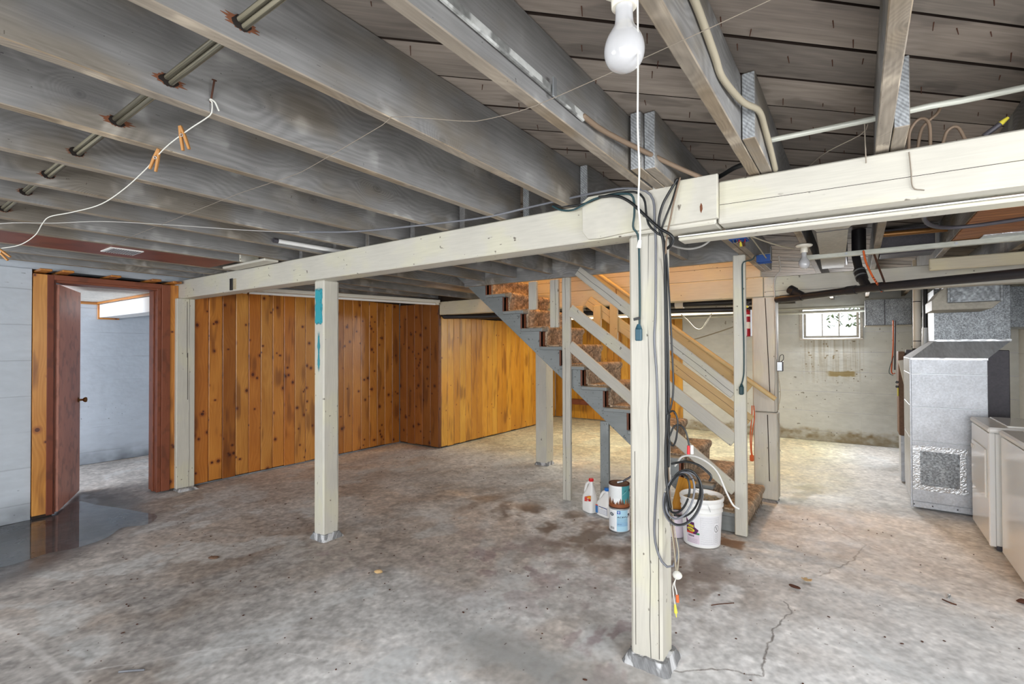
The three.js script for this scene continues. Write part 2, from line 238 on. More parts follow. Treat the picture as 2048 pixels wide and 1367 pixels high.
// ---------- materials ----------
function mat(o) { const m = new THREE.MeshPhysicalMaterial({ roughness: 0.8, side: THREE.DoubleSide, ...o }); return m; }
function C(h) { return new THREE.Color(h); }
const M = {
  floor: mat({ map: T.floor, roughnessMap: T.floorRough, roughness: 1, bumpMap: T.floorBump, bumpScale: 0.006 }),
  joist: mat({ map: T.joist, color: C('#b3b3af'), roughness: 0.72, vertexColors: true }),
  joistEnd: mat({ map: T.joist, color: C('#dfe2e2'), roughness: 0.75 }),
  sub: [0, 1, 2, 3].map((i) => mat({ map: T.sub, color: C(['#b5b0aa', '#a19d98', '#aca6a0', '#98948f'][i]), roughness: 0.85 })),
  cream: mat({ map: T.cream, color: C('#d6d2c6'), roughness: 0.6 }),
  creamDim: mat({ map: T.cream, color: C('#d8cdb4'), roughness: 0.65 }),
  rail: mat({ map: T.cream, color: C('#c4bfb4'), roughness: 0.65 }),
  tanRail: mat({ map: T.cream, color: C('#d9bf8c'), roughness: 0.6 }),
  stringer: mat({ map: T.strut, color: C('#929797'), roughness: 0.5 }),
  pine: ['#ffffff', '#efe4d6', '#d8c6ae', '#fff3de', '#c9b296', '#f4dcc0'].map((c) => mat({ map: T.pine, color: C(c), roughness: 0.38, clearcoat: 0.25, clearcoatRoughness: 0.3 })),
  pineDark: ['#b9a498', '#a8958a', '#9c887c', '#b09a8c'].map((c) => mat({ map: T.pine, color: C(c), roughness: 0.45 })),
  clear: ['#fff6dc', '#ffeec6', '#f3ddb2', '#fff2d0', '#e8cf9e'].map((c) => mat({ map: T.clear, color: C(c), roughness: 0.36, clearcoat: 0.3, clearcoatRoughness: 0.3 })),
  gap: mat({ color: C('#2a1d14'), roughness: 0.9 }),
  red: mat({ map: T.red, color: C('#bd9f80'), roughness: 0.5 }),
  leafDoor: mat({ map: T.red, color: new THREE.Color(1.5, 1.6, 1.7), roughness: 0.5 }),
  redDim: mat({ map: T.red, color: C('#a9805f'), roughness: 0.5 }),
  ply: mat({ map: T.ply, roughness: 0.6 }),
  hard: mat({ map: T.red, color: C('#9c8a72'), roughness: 0.6 }),
  wall: mat({ map: T.paintedWall, color: C('#d6dde5'), roughness: 0.7, bumpMap: T.wallBump, bumpScale: 0.006 }),
  raw: mat({ map: T.rawWall, color: C('#f1f3f5'), roughness: 0.85, bumpMap: T.wallBump, bumpScale: 0.006 }),
  plain: mat({ map: T.paintedWall, color: C('#d9d6cc'), roughness: 0.85 }),
  ceil2: mat({ map: T.speck, color: C('#efece4'), roughness: 0.9 }),
  endGrain: mat({ map: T.endGrain, color: C('#b9bdbe'), roughness: 0.8 }),
  crust: mat({ map: T.crust, color: C('#d8d8d8'), roughness: 0.95, bumpMap: T.crust, bumpScale: 0.004 }),
  stripOld: mat({ map: T.crust, color: C('#c4c4bf'), roughness: 0.6 }),
  conc: mat({ map: T.speck, color: C('#a9a9a6'), roughness: 0.9 }),
  salt: mat({ map: T.speck, color: C('#e4e5e8'), roughness: 0.95 }),
  carpet: mat({ map: T.carpet, roughness: 1, sheen: 0.4, sheenRoughness: 0.8, sheenColor: C('#d8c4a4'), bumpMap: T.carpet, bumpScale: 0.008 }),
  galv: mat({ map: T.galv, color: C('#e8edf1'), metalness: 0.25, roughness: 0.42 }),
  sheet: mat({ map: T.speck, color: C('#dde2ea'), metalness: 0.2, roughness: 0.38 }),
  foil: mat({ map: T.speck, color: C('#dfe2e6'), metalness: 0.6, roughness: 0.3, bumpMap: T.speck, bumpScale: 0.01 }),
  darkMetal: mat({ map: T.speck, color: C('#5d5a61'), metalness: 0.3, roughness: 0.5 }),
  duct: mat({ map: T.speck, color: C('#bdb8ab'), roughness: 0.6 }),
  abs: mat({ color: C('#2a282a'), roughness: 0.35 }),
  pvc: mat({ color: C('#e9dfd0'), roughness: 0.5 }),
  white: mat({ color: C('#f0f0ee'), roughness: 0.32 }),
  enamel: mat({ color: C('#f6f5f1'), roughness: 0.22, clearcoat: 0.5, clearcoatRoughness: 0.12 }),
  strip: mat({ color: C('#e4dfd2'), roughness: 0.4 }),
  hdpe: mat({ color: C('#f3f3f1'), roughness: 0.4 }),
  porcelain: mat({ color: C('#e9e4d6'), roughness: 0.25, clearcoat: 0.6 }),
  bulb: mat({ color: C('#b9b9bb'), roughness: 0.15, clearcoat: 0.7, clearcoatRoughness: 0.05 }),
  brass: mat({ color: C('#8a6238'), metalness: 0.7, roughness: 0.4 }),
  rust: mat({ map: T.speck, color: C('#5a3524'), roughness: 0.8 }),
  splinter: mat({ color: C('#70432a'), roughness: 0.85 }),
  hole: mat({ color: C('#1c1410'), roughness: 0.95 }),
  conduit: mat({ map: T.crust, color: C('#8f8873'), roughness: 0.5, metalness: 0.2 }),
  paleConduit: mat({ map: T.speck, color: C('#d9dbcf'), roughness: 0.45, metalness: 0.2 }),
  cordBlack: mat({ color: C('#17191b'), roughness: 0.4 }),
  cordGrey: mat({ color: C('#6d6f75'), roughness: 0.4 }),
  cordPale: mat({ color: C('#bcbab6'), roughness: 0.5 }),
  cordGreen: mat({ color: C('#1f3f44'), roughness: 0.5 }),
  plugBlue: mat({ color: C('#2c5566'), roughness: 0.5 }),
  cordBrown: mat({ color: C('#7d6a58'), roughness: 0.6 }),
  tan: mat({ color: C('#a39a86'), roughness: 0.7 }),
  rope: mat({ color: C('#d3d2ca'), roughness: 0.8 }),
  web: mat({ color: C('#8d8376'), roughness: 1 }),
  peg: mat({ color: C('#b07d45'), roughness: 0.7 }),
  blue: mat({ color: C('#234f96'), roughness: 0.45 }),
  steel: mat({ color: C('#b9bec2'), metalness: 0.8, roughness: 0.35 }),
  extRed: mat({ color: C('#a3142c'), roughness: 0.3, clearcoat: 0.5 }),
  redPlastic: mat({ color: C('#d3262b'), roughness: 0.35 }),
  bluePlastic: mat({ color: C('#2276cf'), roughness: 0.35 }),
  yellow: mat({ color: C('#e8d84a'), roughness: 0.5 }),
  orange: mat({ color: C('#d8622a'), roughness: 0.5 }),
  pink: mat({ color: C('#d9b5aa'), roughness: 0.5 }),
  brownBoard: mat({ map: T.speck, color: C('#8a6a55'), roughness: 0.7 }),
  paper: mat({ color: C('#efe9dd'), roughness: 0.8 }),
  leaf: mat({ color: C('#5f6f3c'), roughness: 0.7, transmission: 0.3 }),
  dryLeaf: mat({ color: C('#c9a878'), roughness: 0.85 }),
  glass: mat({ color: C('#ffffff'), transmission: 1, roughness: 0.02, thickness: 0, ior: 1.45 }),
  water: mat({ color: C('#dfe3e6'), transmission: 1, roughness: 0.03, thickness: 0, ior: 1.33 }),
  frame: mat({ map: T.speck, color: C('#cdc6bc'), roughness: 0.7 }),
  winWhite: mat({ color: C('#d9d6d0'), roughness: 0.5 }),
  shaft: mat({ map: T.speck, color: C('#efe0bd'), roughness: 0.8 }),
};
// ---------- geometry helpers ----------
// box with chamfered edges, flat shaded; uv in tiles: u runs along axis `grain`. su, sv = metres per tile
function cbox(w, h, d, { c = 0.004, grain = 0, su = 3, sv = 1, under = null, ou = rnd(), ov = rnd() } = {}) {
  const H = [w / 2, h / 2, d / 2]; c = Math.min(c, Math.min(w, h, d) * 0.3);
  const V = (sx, sy, sz, ax) => { const s = [sx, sy, sz]; return s.map((q, i) => q * (H[i] - (i === ax ? 0 : c))); };
  const pos = [], uv = [], colr = [];
  const face = (pts) => {
    const a = new THREE.Vector3(...pts[0]), b = new THREE.Vector3(...pts[1]), e = new THREE.Vector3(...pts[2]);
    const n = b.clone().sub(a).cross(e.clone().sub(a)); const mid = a.clone().add(b).add(e); if (n.dot(mid) < 0) { pts.reverse(); n.negate(); }
    n.normalize(); const ab = [Math.abs(n.x), Math.abs(n.y), Math.abs(n.z)], na = ab.indexOf(Math.max(...ab));
    let ua = grain; if (na === grain) ua = (grain + 1) % 3; const va = 3 - na - ua;
    const sU = na === grain ? sv : su;
    const tri = pts.length === 4 ? [0, 1, 2, 0, 2, 3] : [0, 1, 2];
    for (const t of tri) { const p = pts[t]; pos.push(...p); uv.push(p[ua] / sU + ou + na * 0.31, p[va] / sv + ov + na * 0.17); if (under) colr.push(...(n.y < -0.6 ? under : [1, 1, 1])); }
  };
  for (let ax = 0; ax < 3; ax++) for (const s of [-1, 1]) {
    const o = [0, 1, 2].filter((q) => q !== ax), q = (i, j) => { const t = [0, 0, 0]; t[ax] = s; t[o[0]] = i; t[o[1]] = j; return V(t[0], t[1], t[2], ax); };
    face([q(-1, -1), q(1, -1), q(1, 1), q(-1, 1)]);
  }
  for (let ax = 0; ax < 3; ax++) { const o = [0, 1, 2].filter((q) => q !== ax);
    for (const i of [-1, 1]) for (const j of [-1, 1]) { const q = (k, fa) => { const t = [0, 0, 0]; t[ax] = k; t[o[0]] = i; t[o[1]] = j; return V(t[0], t[1], t[2], fa); };
      face([q(-1, o[0]), q(1, o[0]), q(1, o[1]), q(-1, o[1])]); } }
  for (const x of [-1, 1]) for (const y of [-1, 1]) for (const z of [-1, 1]) face([V(x, y, z, 0), V(x, y, z, 1), V(x, y, z, 2)]);
  const g = new THREE.BufferGeometry();
  g.setAttribute('position', new THREE.Float32BufferAttribute(pos, 3)); g.setAttribute('uv', new THREE.Float32BufferAttribute(uv, 2));
  if (under) g.setAttribute('color', new THREE.Float32BufferAttribute(colr, 3));
  g.computeVertexNormals(); return g;
}
const bx = (x0, x1, y0, y1, z0, z1, o) => cbox(x1 - x0, y1 - y0, z1 - z0, o).translate((x0 + x1) / 2, (y0 + y1) / 2, (z0 + z1) / 2);
const merge = (a) => mergeGeometries(a.map((g) => { const q = g.index ? g.toNonIndexed() : g; for (const k of Object.keys(q.attributes)) if (!['position', 'normal', 'uv'].includes(k)) q.deleteAttribute(k); return q; }));
const v3 = (p) => new THREE.Vector3(...p);
function tube(pts, r, radial = 8, seg = 0, tension = 0.5) {
  const c = new THREE.CatmullRomCurve3(pts.map(v3), false, 'catmullrom', tension);
  const g = new THREE.TubeGeometry(c, seg || Math.max(2, (pts.length - 1) * 6), r, radial, false);
  const caps = [0, 1].map((t) => { const p = c.getPoint(t); return new THREE.SphereGeometry(r, radial, 4).translate(p.x, p.y, p.z); });
  return merge([g, ...caps]);
}
function rod(a, b, r, radial = 10, r2 = r) {
  const A = v3(a), B = v3(b), d = B.clone().sub(A), g = new THREE.CylinderGeometry(r2, r, d.length(), radial);
  g.applyQuaternion(new THREE.Quaternion().setFromUnitVectors(new THREE.Vector3(0, 1, 0), d.clone().normalize()));
  const m = A.add(B).multiplyScalar(0.5); return g.translate(m.x, m.y, m.z);
}
function board(a, b, w, t, side, o = {}) { // straight board from a to b: w measured along `side`, t across
  const A = v3(a), B = v3(b), d = B.clone().sub(A), L = d.length(), X = d.normalize(), S = v3(side); S.addScaledVector(X, -S.dot(X)).normalize();
  const N = X.clone().cross(S), g = cbox(L, w, t, { grain: 0, ...o }); g.applyMatrix4(new THREE.Matrix4().makeBasis(X, S, N));
  const m = A.add(B).multiplyScalar(0.5); return g.translate(m.x, m.y, m.z);
}
const lathe = (pts, n = 32) => new THREE.LatheGeometry(pts.map((p) => new THREE.Vector2(p[0], p[1])), n);
function extr(pts, depth, bev = 0.002, holes = []) {
  const s = new THREE.Shape(pts.map((p) => new THREE.Vector2(p[0], p[1])));
  for (const h of holes) s.holes.push(new THREE.Path(h.map((p) => new THREE.Vector2(p[0], p[1]))));
  return new THREE.ExtrudeGeometry(s, { depth: depth - 2 * bev, bevelEnabled: bev > 0, bevelSize: bev, bevelThickness: bev, bevelSegments: 1, bevelOffset: -bev }).translate(0, 0, bev);
}
function uvScale(g, s) { const u = g.attributes.uv; for (let i = 0; i < u.count; i++) u.setXY(i, u.getX(i) * s, u.getY(i) * s); return g; }
// ---------- naming ----------
const used = {};
function numbered(n) { const k = used[n] = (used[n] ?? -1) + 1; return k ? n + '_' + String(k).padStart(3, '0') : n; }
function tag(o, label, category, group) { o.userData = { ...o.userData, label, category }; if (group) o.userData.group = group; return o; }
function thing(name, label, category, pos = [0, 0, 0], turn = 0, group) {
  const o = new THREE.Group(); o.name = numbered(name); o.position.set(...pos); o.rotation.y = turn; scene.add(o); return tag(o, label, category, group);
}
function obj(name, geo, m, parent, label) {
  const o = new THREE.Mesh(Array.isArray(geo) ? merge(geo) : geo, m); o.name = parent ? name : numbered(name); o.castShadow = o.receiveShadow = true;
  (parent ?? scene).add(o); if (label) o.userData.label = label; return o;
}
const single = (name, geo, m, label, category, group) => tag(obj(name, geo, m), label, category, group);
function struct(name, geo, m) { const o = geo ? obj(name, geo, m) : new THREE.Group(); if (!geo) { o.name = numbered(name); scene.add(o); } o.userData.kind = 'structure'; return o; }
const ORD = ['first', 'second', 'third', 'fourth', 'fifth', 'sixth', 'seventh', 'eighth', 'ninth', 'tenth', 'eleventh', 'twelfth', 'thirteenth', 'fourteenth', 'fifteenth'];

// ---------- the setting ----------
const XL = -5.93, XR = 1.75, ZB = -9.15, ZF = 2.6;
{
  const g = new THREE.PlaneGeometry(FX1 - FX0, FZ1 - FZ0, 160, 190); g.rotateX(-Math.PI / 2);
  const p = g.attributes.position, u = g.attributes.uv;
  for (let i = 0; i < p.count; i++) {
    const x = p.getX(i) + (FX0 + FX1) / 2, z = p.getZ(i) + (FZ0 + FZ1) / 2;
    p.setXYZ(i, x, 0.006 * (fbm((x + 9) * 0.9, (z + 10) * 0.9, 64, 64, 251, 3) - 0.5) - 0.003, z);
    u.setXY(i, (x - FX0) / (FX1 - FX0), (z - FZ0) / (FZ1 - FZ0));
  }
  g.computeVertexNormals();
  const o = struct('floor', g, M.floor); obj('slab', bx(FX0, FX1, -0.22, -0.02, FZ0, FZ1, { su: 1, sv: 1 }), M.conc, o);
}
const WO = { su: 3.2, sv: 2.5, c: 0.002, ou: 0, ov: 0.5 };
const wallPiece = (x0, x1, y0, y1, z0, z1, grain) => { // planar uv so that v = height / 2.5
  const g = bx(x0, x1, y0, y1, z0, z1, { ...WO, grain }), p = g.attributes.position, u = g.attributes.uv, n = g.attributes.normal;
  for (let i = 0; i < p.count; i++) u.setXY(i, (Math.abs(n.getX(i)) > 0.7 ? p.getZ(i) : p.getX(i)) / 3.2 + 0.11, p.getY(i) / 2.5);
  return g;
};
// left wall with the store door; the part seen is z -1.05 and nearer, painted concrete
struct('wall_left', [wallPiece(XL - 0.2, XL, 0, 2.205, -1.055, ZF, 2), wallPiece(XL - 0.2, XL, 0, 2.2, ZB, -2.16, 2), wallPiece(XL - 0.2, XL - 0.02, 2.205, 2.5, ZB, ZF, 2)], M.wall);
struct('wall_right', [wallPiece(XR, XR + 0.2, 0, 2.5, ZB, -2.1, 2), wallPiece(XR, XR + 0.2, 0, 1.02, -2.1, -0.5, 2), wallPiece(XR, XR + 0.2, 2.08, 2.5, -2.1, -0.5, 2), wallPiece(XR, XR + 0.2, 0, 2.5, -0.5, ZF, 2)], M.plain);
struct('wall_front', [wallPiece(-8.2, -4.75, 0, 2.5, ZF, ZF + 0.2, 0), wallPiece(-4.75, -2.45, 0, 0.85, ZF, ZF + 0.2, 0), wallPiece(-4.75, -2.45, 2.15, 2.5, ZF, ZF + 0.2, 0), wallPiece(-2.45, -0.6, 0, 2.5, ZF, ZF + 0.2, 0),
  wallPiece(-0.6, 1.4, 0, 0.35, ZF, ZF + 0.2, 0), wallPiece(-0.6, 1.4, 2.15, 2.5, ZF, ZF + 0.2, 0), wallPiece(1.4, XR, 0, 2.5, ZF, ZF + 0.2, 0)], M.plain);
{ // back wall, raw painted concrete with the laundry window (a hole 0.78 wide)
  const wx0 = -0.725, wx1 = 0.045, wy0 = 1.62, wy1 = 2.12, uvw = (g) => { const p = g.attributes.position, u = g.attributes.uv; for (let i = 0; i < p.count; i++) u.setXY(i, (p.getX(i) + 2.65) / 4.4, p.getY(i) / 2.5); return g; };
  struct('wall_back', [uvw(bx(-6.2, wx0, 0, 2.5, ZB - 0.2, ZB, WO)), uvw(bx(wx1, XR + 0.2, 0, 2.5, ZB - 0.2, ZB, WO)), uvw(bx(wx0, wx1, 0, wy0, ZB - 0.2, ZB, WO)), uvw(bx(wx0, wx1, wy1, 2.5, ZB - 0.2, ZB, WO))], M.raw);
}
function window_(name, x0, x1, y0, y1, z, panes, axis = 'x', tint = M.winWhite) { // frame, muntins and one pane each
  const w = struct(name); const f = 0.035, B = (a, b, c, d, e, h) => (axis === 'x' ? bx(a, b, c, d, z - e, z + e, { c: 0.003 }) : bx(z - e, z + e, c, d, a, b, { c: 0.003 }));
  obj('window_frame', [B(x0, x1, y0, y0 + f, 0.03), B(x0, x1, y1 - f, y1, 0.03), B(x0, x0 + f, y0 + f, y1 - f, 0.03), B(x1 - f, x1, y0 + f, y1 - f, 0.03)], tint, w);
  const W = (x1 - x0 - 2 * f) / panes;
  for (let i = 0; i < panes; i++) { const a = x0 + f + W * i; obj('pane', B(a + 0.004, a + W - 0.004, y0 + f, y1 - f, 0.002), M.glass, w); if (i) obj('muntin', B(a - 0.008, a + 0.008, y0 + f, y1 - f, 0.018), tint, w); }
  return w;
}
{ const w = window_('window_1', -0.71, 0.03, 1.635, 2.075, ZB - 0.12, 3, 'x', M.frame);
  obj('window_sill', bx(-0.76, 0.08, 1.600, 1.628, ZB - 0.14, ZB + 0.03, { c: 0.006 }), M.frame, w);
  obj('window_trim', [bx(-0.76, -0.72, 1.628, 2.12, ZB - 0.1, ZB + 0.022, { c: 0.004 }), bx(0.04, 0.08, 1.628, 2.12, ZB - 0.1, ZB + 0.022, { c: 0.004 })], M.frame, w); }
window_('unseen_window_2', -4.75, -2.45, 0.85, 2.15, ZF + 0.1, 3); window_('unseen_window_3', -0.6, 1.4, 0.35, 2.15, ZF + 0.1, 2); window_('unseen_window_4', -2.1, -0.5, 1.02, 2.08, XR + 0.1, 2, 'z');  // unseen windows, added to give the fill light a source

// ceiling: diagonal subfloor boards, each its own piece, with the stair opening left out
const SX0 = -4.05, SX1 = -0.72, SZ0 = -5.27, SZ1 = -4.24;
{
  const o = struct('ceiling'); const CY = 2.465, BW = 0.186, rects = [[XL - 0.2, XR + 0.2, SZ1, ZF + 0.1], [XL - 0.2, XR + 0.2, ZB - 0.2, SZ0], [XL - 0.2, SX0, SZ0, SZ1], [SX1, XR + 0.2, SZ0, SZ1]];
  const clip = (poly, ax, lim, sgn) => { const out = []; for (let i = 0; i < poly.length; i++) { const a = poly[i], b = poly[(i + 1) % poly.length], da = (a[ax] - lim) * sgn, db = (b[ax] - lim) * sgn; if (da >= 0) out.push(a); if (da * db < 0) { const t = da / (da - db); out.push([a[0] + t * (b[0] - a[0]), a[1] + t * (b[1] - a[1])]); } } return out; };
  const S = Math.SQRT1_2, nails = [];
  for (let k = -50; k <= 50; k++) {
    // board k: s = (x + z) / sqrt2 in [k BW, (k+1) BW], running along (1, -1)
    const s0 = k * BW - 0.066 + 0.003 + rr(0, 0.003), s1 = (k + 1) * BW - 0.066 - 0.005 - rr(0, 0.005), P = (s, t) => [s * S + t * S, s * S - t * S];
    for (const [x0, x1, z0, z1] of rects) {
      let p = [P(s0, -16), P(s0, 16), P(s1, 16), P(s1, -16)]; p = clip(p, 0, x0, 1); if (p.length > 2) p = clip(p, 0, x1, -1); if (p.length > 2) p = clip(p, 1, z0, 1); if (p.length > 2) p = clip(p, 1, z1, -1);
      if (p.length < 3) continue;
      const sh = new THREE.Shape(p.map((q) => new THREE.Vector2(q[0], -q[1]))), g = new THREE.ExtrudeGeometry(sh, { depth: 0.019, bevelEnabled: false }); g.rotateX(-Math.PI / 2); g.translate(0, CY + rr(0, 0.004), 0);
      const ps = g.attributes.position, uv = g.attributes.uv, ou = rnd(), ov = rnd();
      for (let i = 0; i < ps.count; i++) { const x = ps.getX(i), z = ps.getZ(i); uv.setXY(i, (x - z) * S / 2.2 + ou, (x + z) * S / 0.9 + ov); }
      obj('ceiling_board', g, [M.sub[Math.floor(rnd() * 4)], M.gap], o);  // board sides coloured dark for the shade and dirt in the seams
    }
    for (let t = -1.4; t < 4.2; t += rr(0.09, 0.24)) { const q = P((s0 + s1) / 2 + rr(-0.07, 0.07), t); if (q[0] > -1.3 && q[0] < 1.4 && q[1] < -0.5 && q[1] > -4) nails.push(rod([q[0], CY + 0.01, q[1]], [q[0] + rr(-0.006, 0.006), CY - rr(0.012, 0.03), q[1] + rr(-0.006, 0.006)], 0.0022, 5, 0.0012)); }
  }
  const n = obj('nail_points', nails, M.rust, o); n.userData.kind = 'stuff';
  const top = { su: 1, sv: 1 };
  obj('slab_above', rects.map(([a, b, c, d]) => bx(a - (a < -6 ? 2.2 : 0), b, 2.495, 2.56, c, d, top)), M.gap, o);  // slab coloured dark too, for the shade seen through the seams
}
// stairwell above the opening, lit from upstairs
struct('wall_stairwell', [bx(SX0 - 1.2, SX1 + 0.1, 2.565, 4.6, SZ0 - 0.1, SZ0, { su: 1, sv: 1 }), bx(SX0 - 1.2, SX1 + 0.1, 2.565, 4.6, SZ1, SZ1 + 0.1, { su: 1, sv: 1 }), bx(SX1, SX1 + 0.1, 2.565, 4.6, SZ0, SZ1, { su: 1, sv: 1 }), bx(SX0 - 1.3, SX0 - 1.2, 2.565, 4.6, SZ0 - 0.1, SZ1 + 0.1, { su: 1, sv: 1 }), bx(SX0 - 1.3, SX1 + 0.1, 4.6, 4.7, SZ0 - 0.1, SZ1 + 0.1, { su: 1, sv: 1 })], M.shaft);

// the store room beyond the left door
struct('wall_store', [wallPiece(-8.35, -8.15, 0, 2.5, -6, 1.0, 2), wallPiece(-8.35, XL - 0.2, 0, 2.5, -4.4, -4.2, 0), wallPiece(-8.35, -7.75, 0, 2.5, 0.9, 1.1, 0), wallPiece(-6.45, XL - 0.2, 0, 2.5, 0.9, 1.1, 0), wallPiece(-7.75, -6.45, 0, 0.95, 0.9, 1.1, 0), wallPiece(-7.75, -6.45, 1.95, 2.5, 0.9, 1.1, 0)], M.wall);
window_('window_5', -7.75, -6.45, 0.95, 1.95, 1.0, 2);
struct('ceiling_store', bx(-8.15, XL - 0.2, 2.11, 2.13, -4.2, 0.9, { su: 1, sv: 1 }), M.ceil2);
{ const t = struct('trim_1'); // pine strip where that ceiling meets the wall and the boxed beam
  obj('wall_strip', bx(-8.148, -8.128, 2.075, 2.108, -2.07, 0.9, { grain: 2, su: 2.4, sv: 1.2 }), M.pine[0], t);
  obj('beam_strip', [bx(-8.14, XL - 0.21, 2.082, 2.108, -2.085, -2.065, { su: 2.4, sv: 1.2 }), bx(-8.148, -8.128, 1.90, 2.08, -2.10, -2.07, { grain: 1, su: 2.4, sv: 1.2 }), bx(-8.148, -8.12, 1.885, 1.905, -2.30, -2.07, { grain: 2, su: 2.4, sv: 1.2 })], M.pine[3], t); }

struct('beam_store', bx(-8.14, XL - 0.22, 1.907, 2.08, -2.32, -2.09, { su: 2, sv: 0.6 }), M.white);
// knotty pine panelling: every board a piece
function boards(owner, from, to, fix, axis, y0, y1, w, mats, t = 0.018, sgn = 1) {
  const n = Math.round(Math.abs(to - from) / w), W = (to - from) / n;
  for (let i = 0; i < n; i++) {
    const a = Math.min(from + W * i, from + W * (i + 1)) + 0.002, b = Math.max(from + W * i, from + W * (i + 1)) - 0.002, q = rr(0, 0.002), o = { grain: 1, su: 2.4, sv: 1.2, c: 0.008 };
    obj('pine_board', axis === 'z' ? bx(fix, fix + sgn * t + q, y0 + rr(0, 0.012), y1 - rr(0, 0.01), a, b, o) : bx(a, b, y0 + rr(0, 0.012), y1 - rr(0, 0.01), fix, fix + sgn * t + q, o), mats[Math.floor(rnd() * mats.length)], owner);
  }
}
{ const p = struct('wall_pine_left'); obj('backing', bx(XL - 0.004, XL + 0.002, 0.01, 2.195, -5.27, -2.335, { c: 0.001 }), M.gap, p); boards(p, -2.335, -5.262, XL + 0.002, 'z', 0.012, 2.19, 0.146, M.pine);
  obj('gap_shade_strip', bx(XL, XL + 0.02, 2.19, 2.23, -5.27, -2.36, { c: 0.001 }), M.gap, p); }  // solid dark strip standing in for the shaded gap above the boards
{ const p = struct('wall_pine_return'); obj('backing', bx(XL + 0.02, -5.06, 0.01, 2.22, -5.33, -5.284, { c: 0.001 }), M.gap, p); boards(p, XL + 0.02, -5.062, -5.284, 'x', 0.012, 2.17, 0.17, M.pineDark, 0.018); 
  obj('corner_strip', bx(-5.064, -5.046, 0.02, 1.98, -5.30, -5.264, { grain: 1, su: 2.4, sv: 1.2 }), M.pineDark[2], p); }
{ const p = struct('wall_pine_back_left'); obj('backing', bx(-5.12, -5.068, 0.01, 2.35, -7.93, -5.32, { c: 0.001 }), M.gap, p); boards(p, -5.31, -7.93, -5.068, 'z', 0.012, 1.965, 0.138, M.clear, 0.018);
  obj('end_return', bx(XL + 0.01, -5.07, 0.01, 2.35, -7.98, -7.935, { su: 2.4, sv: 1.2, grain: 1 }), M.clear[2], p); }
{ const p = struct('wall_pine_back'); boards(p, -5.32, -2.62, ZB + 0.002, 'x', 0.012, 2.2, 0.15, M.clear, 0.018); }
{ const d = struct('door_2'); obj('door_panel', bx(-5.86, -5.42, 0.03, 2.05, ZB + 0.004, ZB + 0.03, { c: 0.003 }), M.white, d); obj('door_handle', new THREE.SphereGeometry(0.028, 16, 12).translate(-5.47, 0.98, ZB + 0.05), M.brass, d); obj('door_casing', bx(-5.42, -5.34, 0.01, 2.1, ZB + 0.004, ZB + 0.035, { grain: 1, su: 2.4, sv: 1.2 }), M.clear[1], d); }
// pine and casing round the store door
{ const t = struct('trim_2'); const o = { grain: 1, su: 2.4, sv: 1.2, c: 0.003 };
  obj('pine_board', bx(XL - 0.10, XL + 0.018, 0.02, 2.165, -1.155, -1.06, o), M.pine[0], t); obj('pine_board', bx(XL - 0.10, XL + 0.016, 0.02, 2.17, -2.185, -2.10, o), M.pine[3], t);
  obj('dark_foot_strip', bx(XL - 0.08, XL + 0.021, 0.004, 0.03, -1.19, -1.06, { c: 0.003 }), M.gap, t); }  // dark strip along the foot of the pine board
{ const t = struct('trim_3'); const o = { grain: 1, su: 1, sv: 0.5, c: 0.003 };
  obj('casing_left', bx(XL - 0.02, XL + 0.026, 0.015, 2.165, -1.196, -1.15, o), M.redDim, t); obj('casing_right', bx(XL - 0.02, XL + 0.03, 0.015, 2.165, -2.105, -2.03, o), M.red, t); obj('casing_head', bx(XL - 0.02, XL + 0.028, 2.12, 2.168, -2.03, -1.196, { grain: 2, su: 1, sv: 0.5, c: 0.003 }), M.red, t);
  obj('jamb_left', bx(XL - 0.21, XL + 0.005, 0.01, 2.125, -1.212, -1.19, o), M.redDim, t); obj('jamb_right', bx(XL - 0.21, XL + 0.01, 0.01, 2.125, -2.03, -1.995, o), M.red, t); obj('jamb_head', bx(XL - 0.21, XL + 0.005, 2.10, 2.125, -2.0, -1.21, { grain: 2, su: 1, sv: 0.5 }), M.red, t);
  obj('stop_right', bx(XL - 0.11, XL - 0.07, 0.01, 2.10, -1.996, -1.984, o), M.red, t); }
{ const d = struct('door_1'); d.position.set(XL - 0.02, 0, -1.222); d.rotation.y = Math.PI / 2 + 0.46 + Math.PI / 2 - Math.PI / 2;
  // the leaf runs from the hinge into the store room
  const L = Math.hypot(0.60, 0.27), a = Math.atan2(0.27, 0.60); d.rotation.y = Math.PI - a;
  obj('door_panel', bx(0, L + 0.1, 0.02, 2.085, -0.018, 0.018, { grain: 1, su: 1, sv: 0.5, c: 0.003 }), M.leafDoor, d);
  const kn = obj('door_knob', lathe([[0, 0], [0.026, 0.0], [0.026, 0.006], [0.011, 0.01], [0.010, 0.034], [0.02, 0.042], [0.027, 0.055], [0.024, 0.068], [0, 0.074]], 20).rotateX(Math.PI / 2).translate(L + 0.03, 0.97, 0.018), M.brass, d);
  obj('hinge', [0.25, 1.05, 1.85].map((y) => rod([0, y, -0.022], [0, y + 0.09, -0.022], 0.007)), M.brass, d); }
// stub ends of ceiling strips poking out above the door
for (const [z, len] of [[-1.11, 0.19], [-1.25, 0.22], [-1.60, 0.19], [-1.93, 0.19], [-2.12, 0.17]]) single('furring_strip', bx(XL - 0.15, XL + len, 2.176, 2.196, z - 0.04, z + 0.04, { su: 2.4, sv: 1.2 }), M.pine[1], 'rough pine strip end above the store door, ' + ({ '-1.11': 'nearest the blue painted wall', '-1.25': 'second from the blue painted wall', '-1.6': 'over the middle of the door', '-1.93': 'over the latch side of the door', '-2.12': 'beside the cream beam end' })[z], 'wood strip', 'strip ends above the store door');
